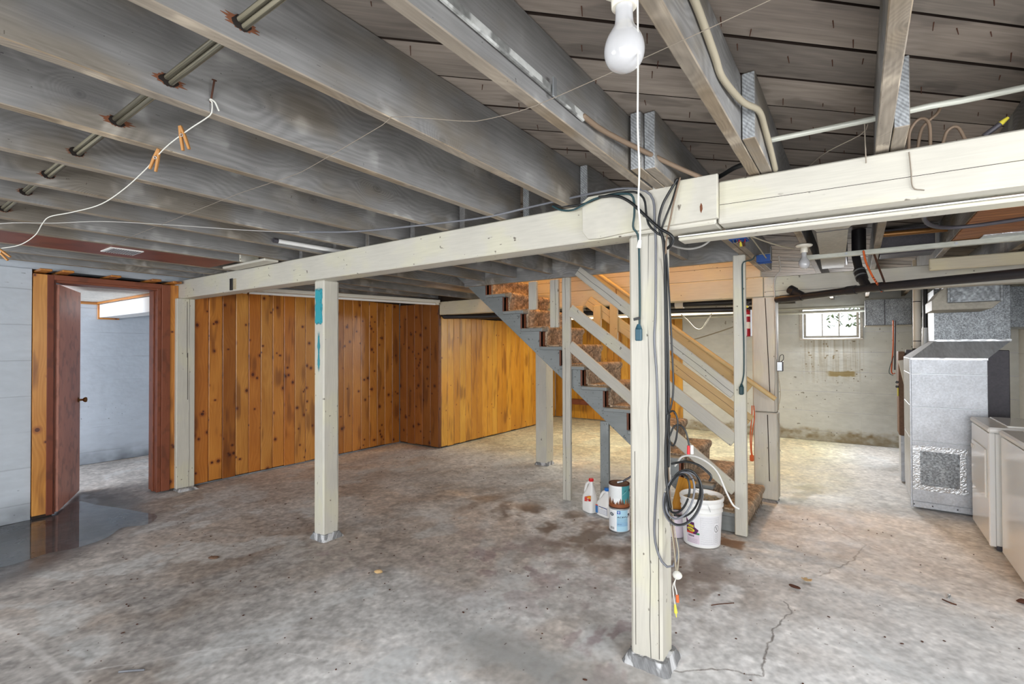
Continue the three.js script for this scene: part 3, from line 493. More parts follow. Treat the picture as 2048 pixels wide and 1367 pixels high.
// ---------- beams and posts ----------
const CO = { su: 2, sv: 0.6, c: 0.006 };
function footing(parent, x, z, w, h) { // square concrete pad, broken at the edge and crusted with white salts
  const g = new THREE.CylinderGeometry(w * 0.78, w * 1.02, h, 64, 4, false); g.translate(0, h / 2, 0);
  const p = g.attributes.position, u = g.attributes.uv; for (let i = 0; i < p.count; i++) {
    const X = p.getX(i), Z = p.getZ(i), r = Math.hypot(X, Z); u.setXY(i, X * 3 + p.getY(i) * 2 + x, Z * 3 + p.getY(i) * 2); if (r < 1e-4) continue; const a = Math.atan2(Z, X), k = Math.min(1.32, 1 / Math.max(Math.abs(Math.cos(a)), Math.abs(Math.sin(a)))) * (0.96 + 0.16 * (fbm(Math.cos(a) * 4 + 20 + x, Math.sin(a) * 4 + p.getY(i) * 30 + 5, 64, 64, 301, 3) - 0.5));
    p.setX(i, X * k); p.setZ(i, Z * k); if (p.getY(i) > 0.001) p.setY(i, p.getY(i) * (0.9 + 0.3 * (fbm(X * 40 + 9, Z * 40 + 9, 64, 64, 303, 2) - 0.5))); }
  g.computeVertexNormals(); g.translate(x, -0.006, z); obj('footing', g, M.crust, parent);
}
{ const t = thing('support_beam', 'long cream painted beam running from the store door to the cable-hung post', 'beam');
  obj('timber', board([-5.93, 2.125, -2.262], [-0.50, 2.133, -2.325], 0.190, 0.15, [0, 1, 0], CO), M.cream, t);
  obj('splice_plate', extr([[-1.135, 2.085], [-1.105, 2.045], [-1.05, 2.04], [-0.9, 2.05], [-0.7, 2.054], [-0.486, 2.056], [-0.486, 2.248], [-0.75, 2.252], [-1.10, 2.258], [-1.135, 2.235]], 0.028, 0.003).translate(0, 0, -2.250), M.cream, t); obj('chipped_spot', extr([[0, -0.022], [0.006, -0.005], [0.005, 0.012], [0, 0.024], [-0.006, 0.008], [-0.005, -0.01]], 0.001, 0).translate(-0.553, 2.108, -2.2222), M.splinter, t); }
{ const t = thing('support_beam', 'cream painted beam running right from the cable-hung post above the bucket', 'beam');
  obj('timber', board([-0.492, 2.131, -2.325], [1.75, 2.103, -2.340], 0.186, 0.125, [0, 1, 0], CO), M.cream, t);
  obj('lamination_seam', board([-0.485, 2.120, -2.2625], [1.75, 2.092, -2.2775], 0.002, 0.0012, [0, 1, 0], { c: 0.0003 }), M.gap, t);
  obj('ledger', board([-0.69, 2.012, -2.395], [1.75, 1.990, -2.405], 0.016, 0.10, [0, 1, 0], CO), M.cream, t);
  obj('edge_strip', board([-0.69, 2.023, -2.343], [1.75, 2.001, -2.353], 0.006, 0.006, [0, 1, 0], CO), M.white, t); }
{ const t = thing('support_beam', 'tan far beam behind the staircase, standing on the cracked post', 'beam');
  obj('timber', bx(-5.06, -0.74, 1.985, 2.178, -5.42, -5.28, CO), M.creamDim, t); obj('timber', bx(-0.736, 1.75, 1.985, 2.172, -5.42, -5.282, CO), M.cream, t); }
single('rim_board', bx(SX0 - 0.1, -0.76, 2.18, 2.462, -5.33, -5.285, CO), M.creamDim, 'tan board closing the stairwell above the far beam', 'board');
{ const t = thing('support_post', 'cream post standing against the pine wall at the beam end', 'post'); obj('timber', bx(-5.915, -5.86, 0.015, 2.03, -2.325, -2.15, { ...CO, grain: 1 }), M.cream, t); footing(t, -5.86, -2.24, 0.10, 0.026);
  obj('crack', [bx(-5.861, -5.8588, 0.95, 1.45, -2.257, -2.252, { c: 0.0005 }), bx(-5.861, -5.8588, 1.4, 2.0, -2.250, -2.246, { c: 0.0005 })], M.gap, t); }
{ const t = thing('support_post', 'cream post with a turquoise paint smear near its top', 'post'); obj('timber', bx(-3.52, -3.395, 0.03, 2.034, -2.392, -2.25, { ...CO, grain: 1, c: 0.01 }), M.cream, t); footing(t, -3.457, -2.32, 0.102, 0.055);
  const al = tex(128, 1024, (u, v, o) => { const n = fbm(u * 7, v * 26, 64, 64, 281, 4) - 0.5, m = ss(0.42, 0.30, Math.abs(u - 0.47) + n * 0.55) * ss(0.19, 0.15, Math.abs(v - 0.79) + n * 0.06), k = ss(0.13, 0.05, Math.abs(u - 0.5 + 0.06 * Math.sin(v * 20)) + n * 0.12) * ss(0.22, 0.12, Math.abs(v - 0.34)) * 0.75; o[0] = o[1] = o[2] = Math.max(m, k); }, false);
  const pg = new THREE.BoxGeometry(0.112, 0.78, 0.0008).translate(-3.458, 1.595, -2.2494);
  obj('paint_smear', pg, mat({ color: C('#2f9aa8'), roughness: 0.7, alphaMap: al, transparent: true }), t, 'turquoise paint smear'); }
{ const t = thing('support_post', 'near cream post hung with cables and cords', 'post'); obj('timber', bx(-0.899, -0.747, 0.022, 2.036, -2.40, -2.25, { ...CO, grain: 1, c: 0.012 }), M.cream, t); footing(t, -0.823, -2.325, 0.122, 0.05);
  obj('crack', [bx(-0.8745, -0.8725, 0.08, 1.0, -2.2506, -2.2485, { c: 0.0004 }), bx(-0.762, -0.7595, 0.05, 0.7, -2.2506, -2.2485, { c: 0.0004 })], M.gap, t); }
{ const t = thing('support_post', 'pale post under the far beam, behind the stair stringer', 'post'); obj('timber', bx(-3.375, -3.215, 0.03, 1.985, -5.46, -5.285, { ...CO, grain: 1 }), M.cream, t); footing(t, -3.295, -5.37, 0.105, 0.055); }
{ const t = thing('support_post', 'thick cracked cream post in two lengths beside the bottom stair', 'post');
  obj('upper_timber', bx(-0.842, -0.632, 0.865, 1.984, -5.46, -5.285, { ...CO, grain: 1, c: 0.01 }), M.cream, t); obj('lower_timber', bx(-0.836, -0.628, 0.02, 0.86, -5.46, -5.285, { ...CO, grain: 1, c: 0.01 }), M.cream, t); footing(t, -0.735, -5.37, 0.11, 0.026);
  obj('crack', [rod([-0.725, 1.97, -5.2855], [-0.705, 1.45, -5.2855], 0.004, 6), rod([-0.705, 1.45, -5.2855], [-0.69, 1.05, -5.2855], 0.004, 6), rod([-0.712, 0.84, -5.2855], [-0.70, 0.2, -5.2855], 0.004, 6)], M.gap, t); }
// ---------- joists ----------
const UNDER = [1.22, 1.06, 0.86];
const NEAR = [[1.35], [0.92], [0.49], [0.062], [-0.371], [-0.811], [-1.245], [-1.675], [-2.115], [-2.57], [-3.005], [-3.42], [-3.93], [-4.30], [-4.845], [-5.23], [-5.66]];
const bulbAt = 4;
function splinters(parent, x, y, z, big) { // broken-out hole where the conduits pass, on the side that faces right
  const pts = [], n = 30; for (let i = 0; i < n; i++) { const a = i / n * 6.283, sp = i % 2 ? 1 : rr(1.0, 1.8), e = Math.abs(Math.cos(a)); pts.push([Math.cos(a) * 0.022 * sp * (0.8 + big * 0.6 * e * e), Math.sin(a) * 0.016 * (i % 2 ? 1 : 1.2)]); }
  obj('splintered_wood', extr(pts, 0.003, 0.0005).rotateY(Math.PI / 2).translate(x - 0.001, y, z), M.splinter, parent);
  const h = []; for (let i = 0; i < 18; i++) { const a = i / 18 * 6.283; h.push([Math.cos(a) * 0.024 * rr(0.8, 1.15), Math.sin(a) * 0.017 * rr(0.85, 1.15)]); }
  obj('hole', extr(h, 0.0015, 0).rotateY(Math.PI / 2).translate(x + 0.0018, y, z), M.hole, parent);
}
NEAR.forEach(([x], i) => {
  const k = i - bulbAt, l = k === 0 ? 'grey ceiling joist in the near bay that carries the bare bulb' : `grey ceiling joist in the near bay, ${ORD[Math.abs(k) - 1]} to the ${k > 0 ? 'left' : 'right'} of the bare bulb`;
  const t = thing('ceiling_joist', l, 'joist', [x + 0.021, 2.3475, 0], 0, 'joists of the near bay');
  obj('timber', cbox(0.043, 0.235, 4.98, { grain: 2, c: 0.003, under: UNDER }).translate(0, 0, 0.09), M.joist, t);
  if (i >= 5 && i <= 13) splinters(t, 0.0215, 2.281 - 2.3475, -0.575, i < 9 ? rr(0.9, 1.5) : 0.4);
});
const FAR = [[1.40, -9.14], [0.97, -9.14], [0.535, -9.14], [0.107, -9.14], [-0.326, -9.14], [-1.198, -4.2], [-1.607, -4.2], [-2.05, -4.2], [-2.52, -4.2], [-2.955, -4.2], [-3.38, -4.2], [-3.885, -9.14], [-4.255, -9.14], [-4.80, -9.14], [-5.185, -9.14], [-5.615, -9.14]];
const Z0 = { '0.107': -2.07, '-0.326': -1.872, '-1.198': -2.325, '-1.607': -2.385 };
FAR.forEach(([x, ze], i) => {
  const z0 = Z0[x] ?? -2.3 - (i % 3) * 0.02, k = i - 4;
  const l = k === 0 ? 'grey ceiling joist beyond the cream beam carrying the small bulb' : k < 0 ? `grey ceiling joist beyond the cream beam, ${ORD[-k - 1]} to the right of the small bulb` : ze > -5 ? `short grey joist between the cream beam and the stair header, ${ORD[k - 1]} from the double trimmer` : `grey ceiling joist beyond the cream beam, ${ORD[k - 7]} past the stairwell towards the pine wall`;
  const t = thing('ceiling_joist', l, 'joist', [x + 0.022, 2.3475, (z0 + ze) / 2], 0, 'joists beyond the cream beam');
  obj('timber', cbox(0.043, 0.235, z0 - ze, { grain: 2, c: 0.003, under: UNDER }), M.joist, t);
  if (Z0[x]) obj('end_grain', cbox(0.039, 0.230, 0.002, { c: 0.0005, grain: 1, su: 0.3, sv: 0.12 }).translate(0, 0, (z0 - ze) / 2 + 0.0005), M.endGrain, t);
});
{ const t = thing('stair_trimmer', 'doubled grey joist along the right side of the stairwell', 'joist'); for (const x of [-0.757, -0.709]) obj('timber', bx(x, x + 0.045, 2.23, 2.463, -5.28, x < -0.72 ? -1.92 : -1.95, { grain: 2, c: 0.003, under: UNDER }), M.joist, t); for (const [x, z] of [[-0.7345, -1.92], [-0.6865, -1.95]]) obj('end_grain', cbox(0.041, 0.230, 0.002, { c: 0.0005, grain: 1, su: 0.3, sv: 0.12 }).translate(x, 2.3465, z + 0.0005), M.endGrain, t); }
single('stair_header', bx(-3.64, -0.762, 2.184, 2.463, -4.236, -4.202, { grain: 0, c: 0.003, under: UNDER }), M.joist, 'grey header board the short joists end on, above the stairs', 'board');
// ---------- the staircase ----------
const SR = 0.1915, SRUN = 0.2345, NX = (i) => -0.742 - SRUN * i, NY = (i) => 0.165 + SR * i, NS = 13;
{
  const t = thing('staircase', 'grey stringer staircase with worn brown carpet climbing left', 'staircase');
  const low = (x) => 0.606 - 0.82 * (x + 1.692), P = [[NX(0) - 0.025, 0.004]];
  for (let i = 0; i < NS; i++) { P.push([NX(i) - 0.025, NY(i) - 0.034]); P.push([NX(i + 1) - 0.025, NY(i) - 0.034]); }
  P.push([-3.86, NY(12) - 0.034], [-3.86, 2.37], [-3.60, low(-3.60)], [-0.958, 0.004]);
  for (const z of [-4.285, -5.17]) obj('stringer', uvScale(extr(P, 0.038, 0.003).translate(0, 0, z), 0.8), M.stringer, t);
  for (let i = 0; i < NS; i++) {
    obj('tread', bx(NX(i) - SRUN - 0.03, NX(i), NY(i) - 0.034, NY(i), -5.18, -4.225, { su: 0.6, sv: 1.2, grain: 2, c: 0.005 }), M.stringer, t);
    obj('riser', bx(NX(i) - 0.045, NX(i) - 0.025, i ? NY(i - 1) : 0.004, NY(i) - 0.035, -5.17, -4.243, { grain: 2, su: 1, sv: 0.5 }), M.hard, t);
    // carpet: up the riser, round the nosing, back over the tread
    const nx = NX(i), y = NY(i), yb = i ? NY(i - 1) + 0.016 : 0.05, th = 0.016, s = new THREE.Shape();
    s.moveTo(nx - 0.024, yb); s.lineTo(nx - 0.024 + th, yb); s.lineTo(nx - 0.004, y - 0.06); s.quadraticCurveTo(nx + 0.012, y - 0.04, nx + 0.017, y - 0.018); s.quadraticCurveTo(nx + 0.022, y + 0.018, nx - 0.01, y + 0.019);
    s.quadraticCurveTo(nx - 0.10, y + 0.015, nx - SRUN - 0.008, y + 0.014); s.lineTo(nx - SRUN - 0.008, y + 0.001); s.lineTo(nx + 0.001, y + 0.001); s.lineTo(nx + 0.001, y - 0.036); s.lineTo(nx - 0.024, y - 0.036); s.closePath();
    const g = new THREE.ExtrudeGeometry(s, { depth: i ? 0.80 : 0.86, bevelEnabled: true, bevelSize: 0.004, bevelThickness: 0.004, bevelSegments: 1, curveSegments: 6 }); g.translate(0, 0, i ? -5.13 : -5.15); uvScale(g, 3.2);
    const u = g.attributes.uv, nn = g.attributes.normal, pp = g.attributes.position; for (let q = 0; q < u.count; q++) if (Math.abs(nn.getZ(q)) < 0.5) u.setXY(q, pp.getZ(q) * 3.2 + i * 0.37, (pp.getX(q) + pp.getY(q)) * 3.2 + i * 0.21);
    obj('carpet', g, M.carpet, t);
    if (!i) { const f = []; for (let q = 0; q < 70; q++) { const z = -5.14 + q * 0.0123, h = rr(0.02, 0.05); f.push(rod([nx - 0.014, yb + 0.006, z], [nx - 0.008 + rr(-0.01, 0.02), yb - h, z + rr(-0.012, 0.012)], 0.004, 5, 0.002)); } obj('carpet_fringe', f, M.carpet, t).userData.kind = 'stuff'; }
  }
  obj('support_leg', bx(-1.99, -1.905, 0.005, 0.80, -4.285, -4.245, { grain: 1, su: 0.6, sv: 0.6 }), M.stringer, t);
}
{ const t = thing('stair_railing', 'pale wooden railing on the near side of the staircase', 'railing'), o = { ...CO, grain: 1 };
  obj('newel_post', bx(-2.372, -2.284, 0.004, 2.184, -4.240, -4.200, o), M.rail, t); obj('newel_post', bx(-0.806, -0.716, 0.004, 2.229, -4.245, -4.195, o), M.cream, t);
  obj('baluster', bx(-2.792, -2.694, NY(9) , 2.183, -4.276, -4.238, o), M.rail, t); obj('baluster', bx(-2.533, -2.435, NY(8), 2.183, -4.276, -4.238, o), M.rail, t);
  const R = (x0, y0, x1, y1, w) => obj('rail', board([x0, y0, -4.212], [x1, y1, -4.212], w, 0.022, [0, 1, 0], CO), M.rail, t);
  R(-2.20, 2.24, -0.80, 1.125, 0.10); R(-2.29, 1.87, -0.80, 0.745, 0.112); R(-2.29, 1.52, -0.80, 0.352, 0.102); }
{ const t = thing('stair_railing', 'tan wooden railing with round handrail on the far side of the staircase', 'railing'), o = { ...CO, grain: 1 };
  for (const x of [-2.745, -2.51, -2.305]) obj('baluster', bx(x, x + 0.095, NY(x < -2.7 ? 9 : x < -2.45 ? 8 : 7), 1.984, -5.22, -5.182, o), M.tanRail, t);
  const s = 0.735, R = (x0, y0, w, z = -5.232) => obj('rail', board([x0, y0 , z], [-0.86, y0 - s * (-0.86 - x0), z], w, 0.022, [0, 1, 0], CO), M.tanRail, t);
  R(-3.0, 2.655, 0.135); R(-2.6, 2.045, 0.13);
  obj('handrail', rod([-3.0, 2.76, -5.17], [-0.628, 1.005, -5.17], 0.022, 14), M.tanRail, t);
  for (const x of [-2.22, -0.99]) { const y = 1.005 + 0.74 * (-0.628 - x); obj('bracket', [rod([x, y - 0.015, -5.17], [x, y - 0.09, -5.19], 0.005, 6), rod([x, y - 0.09, -5.19], [x + 0.005, y - 0.10, -5.225], 0.005, 6)], M.brass, t); } }
// ---------- conduits and wiring under the floor ----------
for (const [z, y, l] of [[-0.570, 2.2865, 'upper of two old painted conduits running through the splintered joists'], [-0.581, 2.2755, 'lower of two old painted conduits running through the splintered joists']]) single('conduit', rod([-6.0, y, z], [1.6, y, z], 0.0078, 10), M.conduit, l, 'conduit', 'twin conduits through the joists');
single('conduit', tube([[-0.285, 2.315, -2.155], [0.05, 2.32, -2.185], [0.2, 2.32, -2.18], [0.45, 2.322, -2.205], [1.7, 2.325, -2.22]], 0.0105, 10), M.paleConduit, 'pale shiny conduit crossing the joists above the right beam', 'conduit');
{ const t = thing('wire_cover', 'worn white wire strip along a joist beside the bare bulb, its cable reaching the beam', 'cable cover');
  obj('strip', board([-0.758, 2.305, -0.2], [-0.758, 2.285, -1.50], 0.028, 0.014, [0, 1, 0], { su: 0.8, sv: 0.8 }), M.stripOld, t);
  obj('cable', tube([[-0.752, 2.285, -1.49], [-0.745, 2.282, -1.60], [-0.725, 2.288, -1.76], [-0.68, 2.285, -1.95], [-0.62, 2.27, -2.12], [-0.55, 2.25, -2.27]], 0.010, 8), M.cordBrown, t); obj('clip', bx(-0.748, -0.742, 2.26, 2.32, -1.29, -1.27), M.steel, t); }
single('cable', tube([[-0.318, 2.29, -0.6], [-0.316, 2.33, -0.95], [-0.316, 2.345, -1.2], [-0.316, 2.31, -1.42], [-0.316, 2.29, -1.52], [-0.30, 2.305, -1.74], [-0.27, 2.315, -1.86], [-0.268, 2.30, -1.98], [-0.268, 2.27, -2.12], [-0.27, 2.235, -2.28]], 0.0105, 8), M.tan, 'thick tan cable sagging along the joist that carries the bare bulb', 'cable');
single('cable', tube([[-0.345, 2.26, -2.2], [-0.42, 2.27, -2.26], [-0.48, 2.27, -2.32], [-0.55, 2.262, -2.36]], 0.011, 6), M.cordBlack, 'short dark flat cable looping onto the beam beside the splice', 'cable');
{ const t = thing('cable_loops', 'loose brown cable loops standing on the right beam', 'cable'), L = [[[0.164, 2.23, -2.33], [0.168, 2.30, -2.33], [0.196, 2.338, -2.33], [0.222, 2.315, -2.33], [0.226, 2.23, -2.33]], [[0.19, 2.23, -2.35], [0.206, 2.31, -2.35], [0.248, 2.352, -2.35], [0.26, 2.39, -2.37]], [[0.261, 2.23, -2.35], [0.275, 2.28, -2.35], [0.302, 2.286, -2.35], [0.325, 2.23, -2.35]]]; for (const p of L) obj('loop', tube(p, 0.0055, 7), M.cordBrown, t); }
{ const t = thing('plug_end', 'yellowed cable end lying on top of the right beam', 'plug'); obj('body', rod([0.37, 2.236, -2.35], [0.412, 2.268, -2.35], 0.009, 10), M.darkMetal, t); obj('tip', rod([0.412, 2.268, -2.35], [0.432, 2.285, -2.35], 0.009, 10, 0.005), M.yellow, t); }
// light fixtures
function bulbFixture(x, y, z, s, label, chain, drop = 0) {
  const t = thing('light_fixture', label, 'light', [x, y - drop, z]);
  if (drop) obj('mounting_box', rod([0, 0, 0], [0, drop, 0], 0.05 * s, 8), M.darkMetal, t);
  obj('base', lathe([[0, 0], [0.056, 0], [0.058, -0.010], [0.050, -0.018], [0.036, -0.022], [0, -0.022]].map((p) => [p[0] * s, p[1] * s]), 28), M.porcelain, t);
  obj('socket', lathe([[0, -0.02], [0.024, -0.02], [0.025, -0.045], [0.024, -0.062], [0.019, -0.062], [0, -0.06]].map((p) => [p[0] * s, p[1] * s]), 24), M.porcelain, t);
  const P = [[0.0165, -0.058], [0.0170, -0.085], [0.0195, -0.098], [0.0275, -0.112], [0.0345, -0.126], [0.0382, -0.143], [0.0365, -0.160], [0.030, -0.173], [0.019, -0.181], [0.008, -0.1845], [0, -0.185]];
  obj('bulb', lathe(new THREE.SplineCurve(P.map((p) => new THREE.Vector2(p[0] * s, p[1] * s))).getPoints(40).map((p) => [Math.max(p.x, 0), p.y]), 32), M.bulb, t);
  if (chain) obj('pull_switch', [rod([0.02 * s, -0.042 * s, 0.016 * s], [0.036 * s, -0.05 * s, 0.026 * s], 0.006, 10), rod([0.03 * s, -0.048 * s, 0.02 * s], [0.042 * s, -0.058 * s, 0.03 * s], 0.004, 8)], M.steel, t);
  return t;
}
bulbFixture(-0.349, 2.2295, -0.858, 0.97, 'big bare bulb in a porcelain pull-chain fixture above the beam', true, 0.036);
{ const t = thing('pull_string', 'white pull string hanging from the big bare bulb', 'string');
  obj('string', tube([[-0.318, 2.175, -0.84], [-0.318, 2.13, -0.845], [-0.3185, 2.0, -0.846], [-0.3195, 1.9, -0.846], [-0.3175, 1.82, -0.847], [-0.3195, 1.76, -0.847], [-0.3165, 1.72, -0.847], [-0.317, 1.69, -0.847]], 0.0017, 7, 80), M.rope, t);
  obj('tassel', rod([-0.317, 1.692, -0.847], [-0.3195, 1.678, -0.847], 0.003, 8, 0.0045), M.rope, t); }
bulbFixture(-0.303, 2.2295, -4.05, 0.95, 'small bare bulb in a round fixture beyond the beam', false);
// ---------- cables on the near post ----------
const CB = (name, pts, r, m, label, group) => single(name, tube(pts, r, 8), m, label, 'cable', group);
CB('cable', [[-2.839, 2.225, -1.716], [-2.541, 2.222, -1.90], [-2.1, 2.222, -2.03], [-1.70, 2.224, -2.12], [-1.452, 2.262, -2.215], [-1.205, 2.268, -2.218], [-1.036, 2.268, -2.216], [-0.906, 2.26, -2.212], [-0.807, 2.232, -2.21], [-0.764, 2.181, -2.212], [-0.758, 2.087, -2.213], [-0.761, 1.98, -2.236], [-0.766, 1.67, -2.242], [-0.773, 1.53, -2.242], [-0.762, 1.345, -2.242], [-0.757, 1.02, -2.242], [-0.768, 0.84, -2.242], [-0.778, 0.65, -2.242], [-0.766, 0.561, -2.24], [-0.735, 0.505, -2.235], [-0.700, 0.494, -2.24], [-0.682, 0.53, -2.26], [-0.68, 0.57, -2.28], [-0.692, 0.60, -2.30]], 0.0058, M.cordGrey, 'grey cable draped along the joists and down the near post to a low loop');
CB('cable', [[-1.298, 2.245, -2.214], [-1.229, 2.230, -2.212], [-1.128, 2.220, -2.208], [-1.005, 2.240, -2.208], [-0.902, 2.240, -2.206], [-0.840, 2.226, -2.204], [-0.803, 2.186, -2.204], [-0.794, 2.114, -2.206], [-0.780, 2.061, -2.206], [-0.743, 2.02, -2.215], [-0.722, 1.988, -2.235], [-0.717, 1.804, -2.245], [-0.712, 1.484, -2.25], [-0.709, 1.15, -2.25], [-0.712, 0.95, -2.25]], 0.0052, M.cordBlack, 'black cable dropping from the beam splice to the right edge of the near post');
{ const t = thing('extension_cord', 'dark green cord with blue plug hanging on the front of the near post', 'cord');
  obj('cord', tube([[-1.298, 2.24, -2.208], [-1.244, 2.210, -2.204], [-1.171, 2.200, -2.203], [-1.059, 2.232, -2.2], [-0.953, 2.235, -2.198], [-0.872, 2.222, -2.196], [-0.852, 2.190, -2.2], [-0.852, 2.124, -2.205], [-0.860, 2.065, -2.21], [-0.845, 2.023, -2.235], [-0.842, 1.862, -2.240], [-0.841, 1.68, -2.24], [-0.843, 1.60, -2.238]], 0.0052, 8), M.cordGreen, t);
  obj('plug', [cbox(0.030, 0.058, 0.022, { c: 0.004 }).translate(-0.8455, 1.558, -2.236), new THREE.CylinderGeometry(0.007, 0.016, 0.022, 12).translate(-0.8455, 1.597, -2.236)], M.plugBlue, t); obj('tape_tag', cbox(0.034, 0.013, 0.002, { c: 0.0005 }).rotateZ(0.2).translate(-0.852, 1.634, -2.231), M.cordBlack, t); }
CB('cable', [[-1.027, 2.238, -2.198], [-0.936, 2.224, -2.194], [-0.868, 2.183, -2.194], [-0.800, 2.113, -2.196], [-0.735, 2.045, -2.198], [-0.685, 2.008, -2.20], [-0.672, 1.985, -2.21], [-0.685, 1.963, -2.22], [-0.706, 1.952, -2.235]], 0.007, M.cordBlack, 'thick black cable slanting across the beam splice into a small loop');
CB('cable', [[-0.652, 2.25, -2.205], [-0.688, 2.197, -2.205], [-0.718, 2.146, -2.205], [-0.735, 2.080, -2.204], [-0.733, 2.03, -2.21], [-0.724, 1.995, -2.225], [-0.722, 1.894, -2.243], [-0.722, 1.712, -2.248], [-0.721, 1.439, -2.25], [-0.720, 1.212, -2.25], [-0.722, 1.03, -2.25], [-0.718, 0.895, -2.245], [-0.708, 0.76, -2.235], [-0.695, 0.69, -2.23]], 0.0062, M.cordBlack, 'black cable rising behind the splice and running down the post to the coil');
CB('cable', [[-0.648, 2.252, -2.215], [-0.678, 2.156, -2.212], [-0.710, 2.081, -2.212], [-0.727, 2.033, -2.22], [-0.716, 1.966, -2.235], [-0.708, 1.851, -2.24], [-0.698, 1.667, -2.24], [-0.688, 1.439, -2.24], [-0.684, 1.302, -2.235], [-0.694, 1.225, -2.23], [-0.707, 1.19, -2.23]], 0.0046, M.cordBlack, 'thin black cable bowing away from the right edge of the near post');
CB('cord', [[-0.640, 2.255, -2.21], [-0.664, 2.161, -2.204], [-0.683, 2.074, -2.204], [-0.700, 2.007, -2.21], [-0.712, 1.94, -2.23], [-0.734, 1.80, -2.30], [-0.738, 1.484, -2.31], [-0.738, 1.121, -2.31], [-0.725, 0.918, -2.29], [-0.70, 0.75, -2.24], [-0.682, 0.63, -2.225], [-0.674, 0.515, -2.215]], 0.004, M.cordBrown, 'brown cord running from the beam down the post to the knot');
{ // coil of dark cable hung on the side of the post
  const t = thing('cable_coil', 'coil of dark grey cable hung on the right side of the near post', 'cable');
  [[-0.652, 0.850, 0.050, 0.088], [-0.648, 0.840, 0.060, 0.102], [-0.636, 0.828, 0.074, 0.118], [-0.642, 0.820, 0.078, 0.122], [-0.640, 0.842, 0.066, 0.112]].forEach(([cx, cy, rx, ry], k) => { const p = []; for (let i = 0; i <= 26; i++) { const a = i / 26 * 6.283 * 0.98 + k; p.push([cx + Math.cos(a) * rx + 0.022 * Math.sin(a), cy + Math.sin(a) * ry, -2.19 - 0.011 * k + 0.018 * Math.cos(a + k)]); } obj('turn', tube(p, 0.0046, 8, 90), k % 2 ? M.cordGrey : M.cordBlack, t); });
  obj('strand', tube([[-0.708, 1.19, -2.23], [-0.716, 1.05, -2.22], [-0.712, 0.92, -2.21], [-0.70, 0.84, -2.2], [-0.69, 0.78, -2.2]], 0.006, 8), M.cordBlack, t); }
{ const t = thing('cable_lead', 'thin dark lead with red and white plugs curling over the coil', 'cable');
  obj('loop', tube([[-0.698, 1.200, -2.205], [-0.672, 1.212, -2.2], [-0.655, 1.17, -2.2], [-0.662, 1.09, -2.2], [-0.680, 1.055, -2.205], [-0.698, 1.09, -2.21], [-0.700, 1.15, -2.21], [-0.690, 1.19, -2.205]], 0.0042, 7), M.cordBlack, t);
  obj('lead', tube([[-0.690, 1.10, -2.20], [-0.672, 1.142, -2.2], [-0.645, 1.152, -2.2], [-0.622, 1.13, -2.2], [-0.610, 1.09, -2.2], [-0.605, 1.06, -2.2]], 0.004, 7), M.cordBlack, t);
  obj('red_plug', rod([-0.608, 1.066, -2.2], [-0.6095, 1.028, -2.2], 0.0062, 10), M.redPlastic, t); obj('white_plug', rod([-0.595, 1.068, -2.203], [-0.594, 1.030, -2.203], 0.0062, 10), M.white, t); }
CB('cable', [[-0.716, 0.93, -2.36], [-0.68, 0.979, -2.36], [-0.609, 0.984, -2.36], [-0.533, 0.937, -2.36], [-0.487, 0.842, -2.36], [-0.460, 0.791, -2.36], [-0.437, 0.778, -2.36]], 0.0046, M.cordPale, 'pale grey stiff cable end arching right over the bucket');
CB('cable', [[-0.716, 0.95, -2.31], [-0.652, 0.968, -2.31], [-0.597, 0.961, -2.31], [-0.553, 0.933, -2.31], [-0.540, 0.915, -2.31], [-0.546, 0.898, -2.31]], 0.0052, M.cordBlack, 'short black cable end arching right above the bucket');
{ const t = thing('knotted_cord', 'beige cord tied in a big knot with orange and yellow plug ends', 'cord');
  for (const dx of [0, 0.014]) obj('strand', tube([[-0.706 + dx, 0.80, -2.225], [-0.690 + dx, 0.68, -2.215], [-0.676 + dx * 1.3, 0.58, -2.21], [-0.668 + dx * 0.4, 0.50, -2.208]], 0.0026, 6), M.tan, t);
  const k = new THREE.DodecahedronGeometry(0.017, 2), p = k.attributes.position; for (let i = 0; i < p.count; i++) { const q = 0.8 + 0.5 * fbm(p.getX(i) * 60 + 9, p.getY(i) * 60 + p.getZ(i) * 50 + 9, 64, 64, 311, 2); p.setXYZ(i, p.getX(i) * q * 1.15, p.getY(i) * q, p.getZ(i) * q); } k.computeVertexNormals(); obj('knot', k.translate(-0.664, 0.482, -2.206), M.rope, t);
  obj('strand', tube([[-0.668, 0.47, -2.206], [-0.675, 0.44, -2.206], [-0.668, 0.41, -2.206], [-0.664, 0.39, -2.206]], 0.0026, 6), M.rope, t); obj('strand', tube([[-0.666, 0.47, -2.206], [-0.682, 0.43, -2.206], [-0.680, 0.39, -2.206], [-0.673, 0.345, -2.206]], 0.0026, 6), M.rope, t);
  obj('orange_plug', rod([-0.664, 0.395, -2.206], [-0.662, 0.363, -2.206], 0.0068, 10), M.orange, t); obj('yellow_plug', [rod([-0.674, 0.35, -2.206], [-0.670, 0.313, -2.206], 0.0042, 10, 0.0075), rod([-0.670, 0.313, -2.206], [-0.668, 0.294, -2.206], 0.003, 8, 0.0018)], M.yellow, t); }
